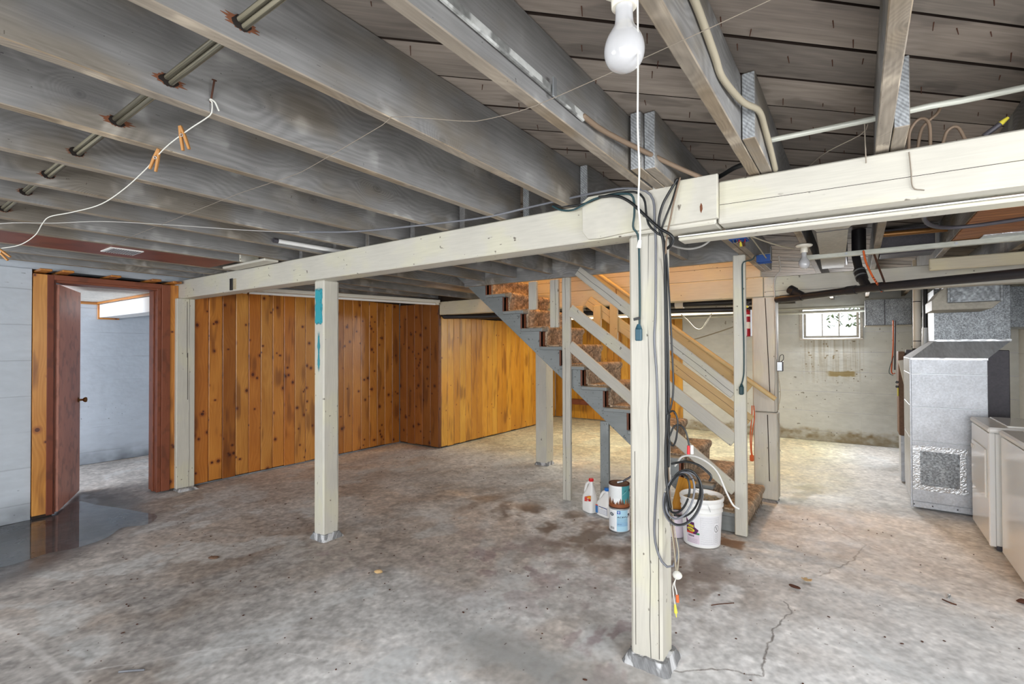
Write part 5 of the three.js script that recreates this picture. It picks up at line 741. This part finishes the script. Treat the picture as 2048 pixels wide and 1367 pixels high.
// ---------- laundry side: appliances ----------
function appliance(name, label, z0, z1, x0) {
  const t = thing(name, label, 'appliance', [x0, 0, (z0 + z1) / 2]), D = 0.72, w = z0 - z1 > 0 ? z0 - z1 : z1 - z0, h = w / 2, HH = 0.90;
  obj('cabinet', bx(0.012, D, 0.035, HH - 0.045, -h + 0.006, h - 0.006, { c: 0.008 }), M.enamel, t); obj('plinth', bx(0.03, D - 0.02, 0.0, 0.034, -h + 0.02, h - 0.02), M.darkMetal, t);
  obj('front_panel', bx(-0.004, 0.012, 0.03, HH - 0.05, -h + 0.012, h - 0.012, { c: 0.006 }), M.enamel, t); obj('corner_trim', bx(-0.010, 0.03, 0.03, HH - 0.042, h - 0.022, h, { c: 0.007 }), M.white, t);
  obj('top', cbox(D + 0.02, 0.042, w, { c: 0.012 }).translate(D / 2 - 0.002, HH - 0.021, 0), M.white, t); obj('lid', bx(0.10, 0.56, HH + 0.0005, HH + 0.012, -h + 0.06, h - 0.06, { c: 0.005 }), M.enamel, t);
  obj('console', bx(D - 0.12, D - 0.01, HH + 0.0, HH + 0.10, -h + 0.01, h - 0.01, { c: 0.012 }), M.enamel, t);
  return t;
}
{ const t = appliance('dryer', 'white washing appliance next to the metal return box', -5.655, -4.955, 0.793); obj('door', bx(-0.016, -0.004, 0.36, 0.72, -0.27, 0.25, { c: 0.006 }), M.enamel, t); obj('door_handle', bx(-0.024, -0.015, 0.66, 0.69, -0.24, -0.14, { c: 0.004 }), M.white, t); }
{ const t = appliance('washer', 'white washing appliance nearest the camera, cut off by the frame', -4.865, -4.18, 0.836); obj('badge', bx(-0.0055, -0.0035, 0.075, 0.10, 0.24, 0.30, { c: 0.0005 }), M.steel, t); obj('control_knob', rod([0.60, 0.95, 0.1], [0.585, 0.955, 0.1], 0.025, 20), M.steel, t); }
// ---------- furnace, return box and ducts ----------
{ const t = thing('return_air_box', 'tall sheet metal return box with taped access panel and sloped top', 'duct'), x0 = 0.408, x1 = 0.925, z0 = -6.72, z1 = -5.84, o = { su: 0.6, sv: 0.6 };
  const bands = [[0.012, 0.068], [0.07, 0.62], [0.623, 0.935], [0.938, 1.24], [1.243, 1.384]]; for (const [a, b] of bands) obj('panel', bx(x0 + (a < 0.05 ? 0.004 : 0), x1, a, b, z0, z1 - (a < 0.05 ? 0.006 : 0), { ...o, c: 0.003 }), M.sheet, t);
  for (const y of [0.6215, 0.9365, 1.2415]) obj('seam', bx(x0 - 0.002, x1 + 0.001, y - 0.003, y + 0.003, z1 - 0.02, z1 + 0.004, { c: 0.001 }), M.steel, t);
  obj('corner_flange', bx(x0 - 0.012, x0, 0.01, 1.384, z1 - 0.03, z1 + 0.002, { c: 0.001 }), M.sheet, t);
  obj('access_panel', bx(x0 + 0.055, x0 + 0.335, 0.215, 0.545, z1, z1 + 0.003, o), M.galv, t);
  let tz = 0; const tp = (a, b, c, d, r) => obj('foil_tape', bx(a, b, c, d, z1 + 0.001, z1 + 0.0042 + (tz += 0.0009), { ...o, c: 0.0008 }).translate(-(a + b) / 2, -(c + d) / 2, 0).rotateZ(r).translate((a + b) / 2, (c + d) / 2, 0), M.foil, t);
  tp(x0 + 0.002, x0 + 0.385, 0.535, 0.585, -0.006); tp(x0 + 0.002, x0 + 0.385, 0.178, 0.226, 0.004); tp(x0 + 0.004, x0 + 0.058, 0.18, 0.58, 0.002); tp(x0 + 0.328, x0 + 0.372, 0.18, 0.58, -0.004);
  obj('bolt', [0.42, 0.55, 0.72].map((x) => rod([x, 0.04, z1 - 0.008], [x, 0.04, z1], 0.006, 8)), M.darkMetal, t);
  // sloped transition up to the duct: front edge on the box, back edge higher and further right
  const P = [[x0, 1.386, z1], [x1, 1.386, z1], [1.138, 1.545, -6.20], [0.61, 1.545, -6.20], [x0, 1.386, z0], [x1, 1.386, z0], [1.138, 1.545, z0], [0.61, 1.545, z0]];
  const q = [[0, 1, 2, 3], [4, 7, 6, 5], [0, 3, 7, 4], [1, 5, 6, 2], [3, 2, 6, 7], [0, 4, 5, 1]], pos = [], uv = []; for (const f of q) for (const i of [0, 1, 2, 0, 2, 3]) { pos.push(...P[f[i]]); uv.push(P[f[i]][0] * 1.6, P[f[i]][1] * 1.6 + P[f[i]][2]); }
  const g = new THREE.BufferGeometry(); g.setAttribute('position', new THREE.Float32BufferAttribute(pos, 3)); g.setAttribute('uv', new THREE.Float32BufferAttribute(uv, 2)); g.computeVertexNormals(); obj('transition', g, mat({ map: T.speck, color: C('#e4e8ee'), roughness: 0.75 }), t);
  obj('transition_lip', [bx(x0 - 0.004, x1 + 0.004, 1.372, 1.392, z1 - 0.002, z1 + 0.006, { c: 0.001 }), bx(0.606, 1.142, 1.540, 1.562, -6.205, -6.194, { c: 0.001 })], M.foil, t);
  obj('riser_duct', bx(0.61, 1.138, 1.547, 2.05, -6.72, -6.20, { su: 0.45, sv: 0.45, c: 0.003 }), M.galv, t); }
single('furnace', [bx(0.95, 1.12, 0.01, 1.46, -7.0, -6.16, { su: 0.8, sv: 0.8, c: 0.005 }), bx(0.47, 1.12, 0.01, 1.38, -7.5, -6.75, { su: 0.8, sv: 0.8, c: 0.005 })], M.darkMetal, 'dark grey furnace cabinet standing behind the sheet metal return box', 'furnace');
{ const t = thing('air_duct', 'galvanized duct end hanging under the far beam before the furnace', 'duct'); obj('trunk', extr([[-0.165, -0.15], [0.165, -0.15], [0.165, 0.15], [-0.165, 0.15]], 0.9, 0.004).translate(0.82, 2.025, -6.55), M.galv, t); obj('flange', [bx(0.645, 0.665, 1.872, 2.178, -5.66, -5.64), bx(0.975, 0.995, 1.872, 2.178, -5.66, -5.64), bx(0.645, 0.995, 2.165, 2.185, -5.66, -5.64)], M.galv, t);
  const g = extr([[0.655, 1.874], [0.985, 1.874], [0.93, 1.815], [0.545, 1.815], [0.545, 1.90], [0.60, 1.98], [0.655, 2.03]], 0.5, 0.003).translate(0, 0, -6.17); obj('boot', g, M.duct, t); }
{ const t = thing('air_duct', 'galvanized duct box beside the laundry window', 'duct'); obj('box', bx(0.10, 0.62, 1.795, 2.16, -9.0, -8.6, { su: 0.45, sv: 0.45, c: 0.004 }), M.galv, t); obj('lower_flange', bx(0.09, 0.64, 1.782, 1.796, -9.0, -8.58), M.duct, t); obj('seam', [bx(0.318, 0.328, 1.80, 2.155, -8.602, -8.594, { c: 0.001 }), bx(0.105, 0.112, 1.80, 2.155, -8.602, -8.594, { c: 0.001 })], M.darkMetal, t); }
single('duct_box', bx(1.10, 1.72, 1.70, 2.14, -8.4, -7.4, { su: 0.45, sv: 0.45 }), M.galv, 'galvanized duct running behind the furnace on the far right', 'duct');
single('duct_sleeve', rod([0.64, 1.86, -8.7], [1.1, 1.86, -8.1], 0.09, 24), M.galv, 'round bright duct branching right from the box by the window', 'duct');
{ const t = thing('vent_pipe', 'cream plastic vent pipe rising from the furnace top', 'pipe'); obj('pipe', rod([0.536, 1.47, -6.9], [0.54, 2.44, -6.9], 0.034, 24), M.pvc, t); obj('collar', rod([0.536, 1.44, -6.9], [0.536, 1.475, -6.9], 0.045, 24), M.cordBlack, t); obj('cable_tie', [1.55, 1.98].map((y) => rod([0.537, y, -6.9], [0.537, y + 0.008, -6.9], 0.036, 24)), M.cordBlack, t); }
single('vent_pipe', rod([0.605, 1.48, -6.95], [0.61, 1.70, -6.95], 0.026, 20), M.white, 'short white pipe stub beside the cream vent pipe', 'pipe');
single('vent_pipe', rod([0.612, 1.70, -6.95], [0.615, 2.2, -6.95], 0.022, 20), M.abs, 'black pipe rising from the white stub behind the vent pipe', 'pipe');
{ const t = thing('furnace_cover', 'brown furnace side board with tilted paper booklet and yellow tag', 'furnace'), z = -6.86; obj('board', bx(0.372, 0.428, 0.52, 1.44, z - 0.3, z, { su: 0.8, sv: 0.8 }), M.brownBoard, t); obj('grey_edge', bx(0.43, 0.47, 0.52, 1.42, z - 0.3, z - 0.02, { c: 0.003 }), M.darkMetal, t); obj('lower_leg', bx(0.385, 0.47, 0.01, 0.515, z - 0.3, z - 0.01, { c: 0.003 }), M.sheet, t);
  obj('booklet', board([0.392, 1.345, z + 0.012], [0.462, 0.97, z + 0.012], 0.05, 0.01, [1, 0, 0]), M.paper, t); obj('junction_box', bx(0.435, 0.50, 1.355, 1.46, z - 0.01, z + 0.05), M.darkMetal, t); obj('yellow_tag', [bx(0.360, 0.371, 0.95, 1.06, z - 0.01, z + 0.01, { c: 0.001 })], M.yellow, t); obj('latch', [bx(0.345, 0.371, 1.09, 1.115, z - 0.01, z + 0.014), bx(0.345, 0.371, 1.04, 1.065, z - 0.01, z + 0.014)], M.cordBlack, t); }
{ const t = thing('gas_line', 'orange wires on a grey pipe dropping beside the furnace to the wall', 'pipe'); obj('pipe', rod([0.372, 1.80, -7.3], [0.362, 1.22, -7.3], 0.008, 10), M.darkMetal, t); obj('orange_wire', tube([[0.350, 1.80, -7.28], [0.348, 1.5, -7.28], [0.335, 1.3, -7.28], [0.33, 1.2, -7.28], [0.345, 1.17, -7.28], [0.36, 1.18, -7.28]], 0.007, 8), M.orange, t); obj('green_wire', tube([[0.35, 1.38, -7.27], [0.315, 1.25, -7.27], [0.31, 1.18, -7.27], [0.345, 1.155, -7.27]], 0.004, 6), M.cordGreen, t); }
// black drain pipe in front of the far beam
{ const t = thing('drain_pipe', 'black plastic drain pipe slanting across the laundry side', 'pipe'), a = [-0.62, 1.945, -5.235], b = [0.10, 1.95, -4.66], c = [1.55, 1.91, -3.55], r = 0.031;
  obj('pipe', [rod(a, [-0.37, 1.948, -5.07], r, 20), rod([-0.37, 1.948, -5.07], b, r, 20), rod(b, c, r, 20)], M.abs, t);
  obj('wye', [rod([-0.58, 1.945, -5.205], [-0.40, 1.948, -5.09], 0.036, 20), rod([-0.39, 1.95, -5.085], [-0.475, 2.01, -5.14], 0.034, 20), rod([-0.46, 2.0, -5.13], [-0.50, 2.028, -5.155], 0.04, 20)], M.abs, t);
  obj('coupling', [rod([-0.06, 1.95, -4.79], [0.0, 1.95, -4.745], 0.036, 20), rod([0.10, 1.95, -4.665], [0.16, 1.948, -4.615], 0.036, 20), rod([0.07, 1.955, -4.70], [0.035, 2.05, -4.83], 0.034, 20), rod([0.04, 2.04, -4.82], [0.02, 2.12, -4.88], 0.042, 20)], M.abs, t);
  obj('clamp', [rod([0.034, 2.055, -4.832], [0.031, 2.065, -4.838], 0.044, 20), rod([0.024, 2.10, -4.866], [0.021, 2.11, -4.872], 0.044, 20)], M.steel, t); obj('stub', rod([0.02, 2.12, -4.88], [0.0, 2.24, -4.93], 0.03, 20), M.abs, t); }
for (const [p, l] of [[[[0.045, 2.19, -4.36], [0.06, 2.12, -4.45], [0.10, 2.03, -4.58], [0.135, 1.96, -4.60], [0.155, 1.915, -4.62]], 'orange perforated strap looped under the black drain pipe'], [[[0.105, 2.19, -4.45], [0.14, 2.1, -4.62], [0.17, 2.02, -4.72], [0.18, 1.98, -4.73]], 'brown perforated strap behind the black drain pipe']]) { const t = thing('pipe_strap', l, 'strap'); obj('band', tube(p, 0.007, 6), l[0] === 'o' ? M.orange : M.rust, t); obj('holes', Array.from({ length: 10 }, (_, i) => { const q = new THREE.CatmullRomCurve3(p.map(v3)).getPoint(0.3 + i * 0.06); return new THREE.SphereGeometry(0.0045, 8, 6).translate(q.x, q.y, q.z + 0.005); }), M.cordBlack, t); }
{ const t = thing('hanger_rail', 'pale grey metal rail fixed under the joists before the far beam', 'rail'); obj('rail', bx(-0.32, 1.7, 2.176, 2.212, -4.47, -4.43, { c: 0.003 }), M.paleConduit, t); obj('bolt', [-0.06, 0.555, 1.2].map((x) => rod([x, 2.194, -4.43], [x, 2.194, -4.42], 0.009, 12)), M.steel, t); }
{ const t = thing('return_air_cover', 'striped fir boards closing the bay on the laundry side, with metal plate', 'panel'); for (let i = 0; i < 5; i++) obj('board', bx(0.538, 0.965, 2.2185, 2.229, -4.72 + i * 0.29, -4.434 + i * 0.29, { grain: 0, su: 1.1, sv: 0.5, c: 0.002 }), M.ply, t); obj('metal_plate', bx(0.672, 0.93, 2.209, 2.2175, -4.52, -4.32, { su: 0.6, sv: 0.6, c: 0.001 }), M.foil, t); }
single('header_board', bx(0.46, 1.7, 2.08, 2.172, -4.95, -4.915, CO), M.creamDim, 'yellowish board hanging edge down in front of the duct', 'board');
{ const t = thing('joist_pan', 'grey flared sheet metal pan under the joists behind the bulb', 'duct'); const P = [[-0.30, 2.9], [0.11, 2.9], [0.04, 3.25], [-0.035, 3.54], [-0.085, 5.27], [-0.255, 5.27], [-0.20, 3.52], [-0.26, 3.23]]; obj('pan', extr(P, 0.02, 0.002).rotateX(-Math.PI / 2).translate(0, 2.206, 0), M.duct, t); obj('seam', bx(-0.2, -0.035, 2.203, 2.207, -3.555, -3.545, { c: 0.001 }), M.darkMetal, t);
  obj('side', [bx(-0.225, -0.205, 2.226, 2.40, -5.27, -3.5, { c: 0.002 }), bx(-0.075, -0.06, 2.226, 2.40, -5.27, -3.5, { c: 0.002 })], M.darkMetal, t); }
single('dark_duct', [bx(0.16, 0.50, 2.24, 2.44, -5.2, -4.95, { su: 0.5, sv: 0.5 })], M.darkMetal, 'dark duct box high between the joists before the far beam', 'duct');
single('copper_pipe', rod([0.155, 2.33, -4.55], [0.53, 2.33, -4.60], 0.02, 14), M.brass, 'dusty copper coloured pipe high between the joists', 'pipe');
single('stack_pipe', rod([0.02, 2.24, -4.93], [0.02, 2.46, -4.93], 0.05, 20), M.abs, 'black stub pipe rising into the ceiling above the drain fitting', 'pipe');
{ const t = thing('armored_cable', 'stiff metal sheathed cable bent under the beam towards the far right', 'cable'); obj('cable', tube([[0.285, 2.235, -3.0], [0.278, 2.17, -3.1], [0.285, 2.15, -3.242], [0.331, 2.15, -3.439], [0.401, 2.15, -3.557], [0.507, 2.15, -3.594], [0.704, 2.15, -3.545], [1.3, 2.16, -3.4]], 0.011, 8), M.darkMetal, t); }
// back wall pipes and far strip light
for (const [y, l] of [[2.10, 'upper of two pale pipes along the back wall above the window'], [2.035, 'lower of two pale pipes along the back wall at the window top']]) single('wall_pipe', rod([-3.2, y - 0.01, -8.98], [0.10, y, -8.98], 0.022, 14), M.paleConduit, l, 'pipe');
{ const t = thing('strip_light', 'lit fluorescent strip light far behind the staircase', 'light'); obj('channel', bx(-4.4, -1.05, 2.0, 2.045, -7.26, -7.14, { c: 0.004 }), M.strip, t); obj('tube_light', bx(-4.3, -1.15, 1.955, 1.985, -7.225, -7.175, { c: 0.008 }), mat({ color: C('#fff6e0'), emissive: C('#fff0cf'), emissiveIntensity: 1.6, roughness: 0.4 }), t); obj('hanger', [rod([-3.8, 2.04, -7.2], [-3.8, 2.465, -7.2], 0.004, 6), rod([-1.6, 2.04, -7.2], [-1.6, 2.465, -7.2], 0.004, 6)], M.darkMetal, t);
  const l = new THREE.RectAreaLight(C('#fff5e2'), LAMP.back, 3.1, 0.06); l.name = 'strip_light_glow'; l.position.set(-2.7, 1.95, -7.2); l.lookAt(-2.7, 0, -7.2); scene.add(l); }
CB('cord', [[-2.05, 1.96, -7.1], [-1.95, 1.86, -7.1], [-1.86, 1.76, -7.1], [-1.78, 1.745, -7.1], [-1.72, 1.82, -7.1], [-1.66, 1.92, -7.1], [-1.64, 1.955, -7.1]], 0.008, M.rope, 'white cord looping below the lit strip light');
CB('rope', [[-2.3, 1.50, -6.8], [-1.8, 1.60, -6.8], [-1.3, 1.755, -6.8], [-0.9, 1.89, -6.7]], 0.008, M.tan, 'pale clothesline slanting up behind the handrail');
{ const t = thing('drain_pipe', 'black pipe with a cream coupling below the far beam behind the stairs', 'pipe'); obj('pipe', rod([-3.1, 2.05, -6.2], [-0.55, 2.01, -6.2], 0.038, 18), M.abs, t); obj('coupling', rod([-1.86, 2.031, -6.2], [-1.76, 2.029, -6.2], 0.05, 20), M.pvc, t); }
single('wall_shelf', bx(-4.95, -4.40, 0.32, 0.42, ZB + 0.02, ZB + 0.2, { su: 1, sv: 0.5 }), M.red, 'low brown shelf on the pine wall seen beneath the stairs', 'shelf');
// stairwell lamp
{ const t = thing('ceiling_lamp', 'warm globe lamp high in the stairwell above the steps', 'light', [-2.6, 4.38, -4.75]); obj('canopy', lathe([[0, 0.22], [0.07, 0.22], [0.07, 0.2], [0.02, 0.16], [0, 0.16]], 24), M.brass, t); obj('lamp_globe', new THREE.SphereGeometry(0.11, 24, 16), mat({ color: C('#ffe0a8'), emissive: C('#ffc46a'), emissiveIntensity: 3 }), t);
  const l = new THREE.PointLight(C('#ffc47c'), LAMP.stair, 0, 2); l.name = 'stairwell_glow'; l.position.set(-2.6, 4.38, -4.75); l.castShadow = true; l.shadow.radius = 4; scene.add(l); }
// foliage outside the laundry window
{ const g = new THREE.InstancedMesh(extr([[0, -0.05], [0.018, -0.01], [0.012, 0.03], [0, 0.05], [-0.012, 0.03], [-0.018, -0.01]], 0.002, 0), M.leaf, 90); g.name = 'shrub'; const d = new THREE.Object3D(); for (let i = 0; i < 90; i++) { d.position.set(rr(-0.42, 0.25), 1.75 + rr(0, 0.55) * rnd() + 0.1, -10.2 + rr(-0.3, 0.3)); d.rotation.set(rr(0, 6), rr(0, 6), rr(0, 6)); d.updateMatrix(); g.setMatrixAt(i, d.matrix); } g.userData = { kind: 'stuff', label: 'green leaves of a shrub outside the laundry window' }; scene.add(g);
  struct('ground', bx(-6, 6, 1.3, 1.4, -16, ZB - 0.25, { su: 1, sv: 1 }), M.conc); }
// ---------- water and litter on the floor ----------
{ const pts = [[-5.90, -0.78], [-5.91, -1.05], [-5.90, -1.18], [-6.25, -1.43], [-5.95, -1.52], [-5.70, -1.60], [-5.35, -1.69], [-5.12, -1.73], [-4.94, -1.60], [-5.02, -1.45], [-4.86, -1.30], [-4.80, -1.12], [-4.84, -0.95], [-4.80, -0.72], [-5.0, -0.55], [-5.4, -0.42], [-5.88, -0.35]]; const c = new THREE.CatmullRomCurve3(pts.map((p) => new THREE.Vector3(p[0], 0, p[1])), true, 'catmullrom', 0.5).getPoints(160); const g = new THREE.ShapeGeometry(new THREE.Shape(c.map((p) => new THREE.Vector2(p.x, -p.z)))).rotateX(-Math.PI / 2).translate(0, 0.0042, 0); single('puddle', g, M.water, 'shallow puddle on the floor in front of the store door', 'puddle'); }
function chunk(name, label, cat, x, z, l, w, h, m, turn = 0) { const g = new THREE.DodecahedronGeometry(0.5, 1), p = g.attributes.position; for (let i = 0; i < p.count; i++) { const q = 0.75 + 0.5 * fbm(p.getX(i) * 3 + 5 + x, p.getY(i) * 3 + p.getZ(i) * 2 + 5, 64, 64, 321, 2); p.setXYZ(i, p.getX(i) * l * q, p.getY(i) * h * q, p.getZ(i) * w * q); } g.computeVertexNormals(); g.rotateY(turn); g.translate(x, h * 0.45, z); return single(name, g, m, label, cat); }
{ const s = new THREE.Shape(); for (let i = 0; i <= 24; i++) { const a = i / 24 * 6.283, q = 0.03 * (0.6 + 0.5 * Math.abs(Math.sin(a * 2.5))); s[i ? 'lineTo' : 'moveTo'](Math.cos(a) * q, Math.sin(a) * q * 0.8); } const g = new THREE.ExtrudeGeometry(s, { depth: 0.002, bevelEnabled: false }), p = g.attributes.position; g.rotateX(-Math.PI / 2); for (let i = 0; i < p.count; i++) p.setY(i, p.getY(i) + 9 * p.getX(i) ** 2 + 6 * p.getZ(i) ** 2); g.computeVertexNormals(); single('dry_leaf', g.translate(-0.274, 0.004, -3.646), M.dryLeaf, 'curled tan dry leaf lying on the open floor on the right', 'leaf'); }
chunk('wood_chunk', 'dark brown wood chip lying beside the dry leaf', 'wood chip', -0.33, -3.50, 0.07, 0.03, 0.018, M.rust, -0.3);
chunk('wood_chunk', 'dark clod on the floor close to the washer', 'wood chip', 0.776, -4.05, 0.06, 0.04, 0.025, M.rust, 0.4);
chunk('paper_scrap', 'crumpled pale scrap on the floor right of the turquoise-smeared post', 'scrap', -2.615, -2.145, 0.055, 0.028, 0.022, M.dryLeaf, 0.6);
chunk('wood_chip', 'flat brown wood chip on the floor left of the turquoise-smeared post', 'wood chip', -3.77, -1.62, 0.07, 0.05, 0.010, M.brownBoard, 0.5);
single('bent_nail', tube([[0.40, 0.004, -3.83], [0.43, 0.006, -3.80], [0.455, 0.004, -3.795]], 0.004, 7), M.rust, 'rusty bent nail on the floor before the washer', 'nail');
single('steel_clip', tube([[0.435, 0.004, -3.92], [0.44, 0.012, -3.89], [0.43, 0.004, -3.87]], 0.005, 7), M.steel, 'small bright metal clip on the floor behind the bent nail', 'clip');
single('bent_nail', tube([[-0.70, 0.004, -2.98], [-0.66, 0.006, -3.02], [-0.60, 0.004, -3.08]], 0.003, 6), M.rust, 'thin rusty rod on the floor right of the near post foot', 'nail');
single('blue_scrap', tube([[-2.80, 0.004, -0.80], [-2.76, 0.008, -0.83], [-2.72, 0.006, -0.87]], 0.005, 7), M.cordGrey, 'twisted grey scrap at the lower edge of the floor', 'scrap');
{ const g = []; for (let i = 0; i < 420; i++) { const x = rr(-5.2, 0.7), z = rr(-5, -0.5), s = new THREE.DodecahedronGeometry(rr(0.002, 0.006), 0); s.scale(rr(0.7, 2.2), 0.5, 1); s.rotateY(rr(0, 3)); g.push(s.translate(x, 0.001, z)); } const o = obj('crumbs', g, M.rust); o.userData = { kind: 'stuff', label: 'small dark crumbs and grit scattered over the floor' }; }

scene.traverse((o) => { if (o.isMesh) o.castShadow = o.receiveShadow = true; });
renderer.render(scene, camera);
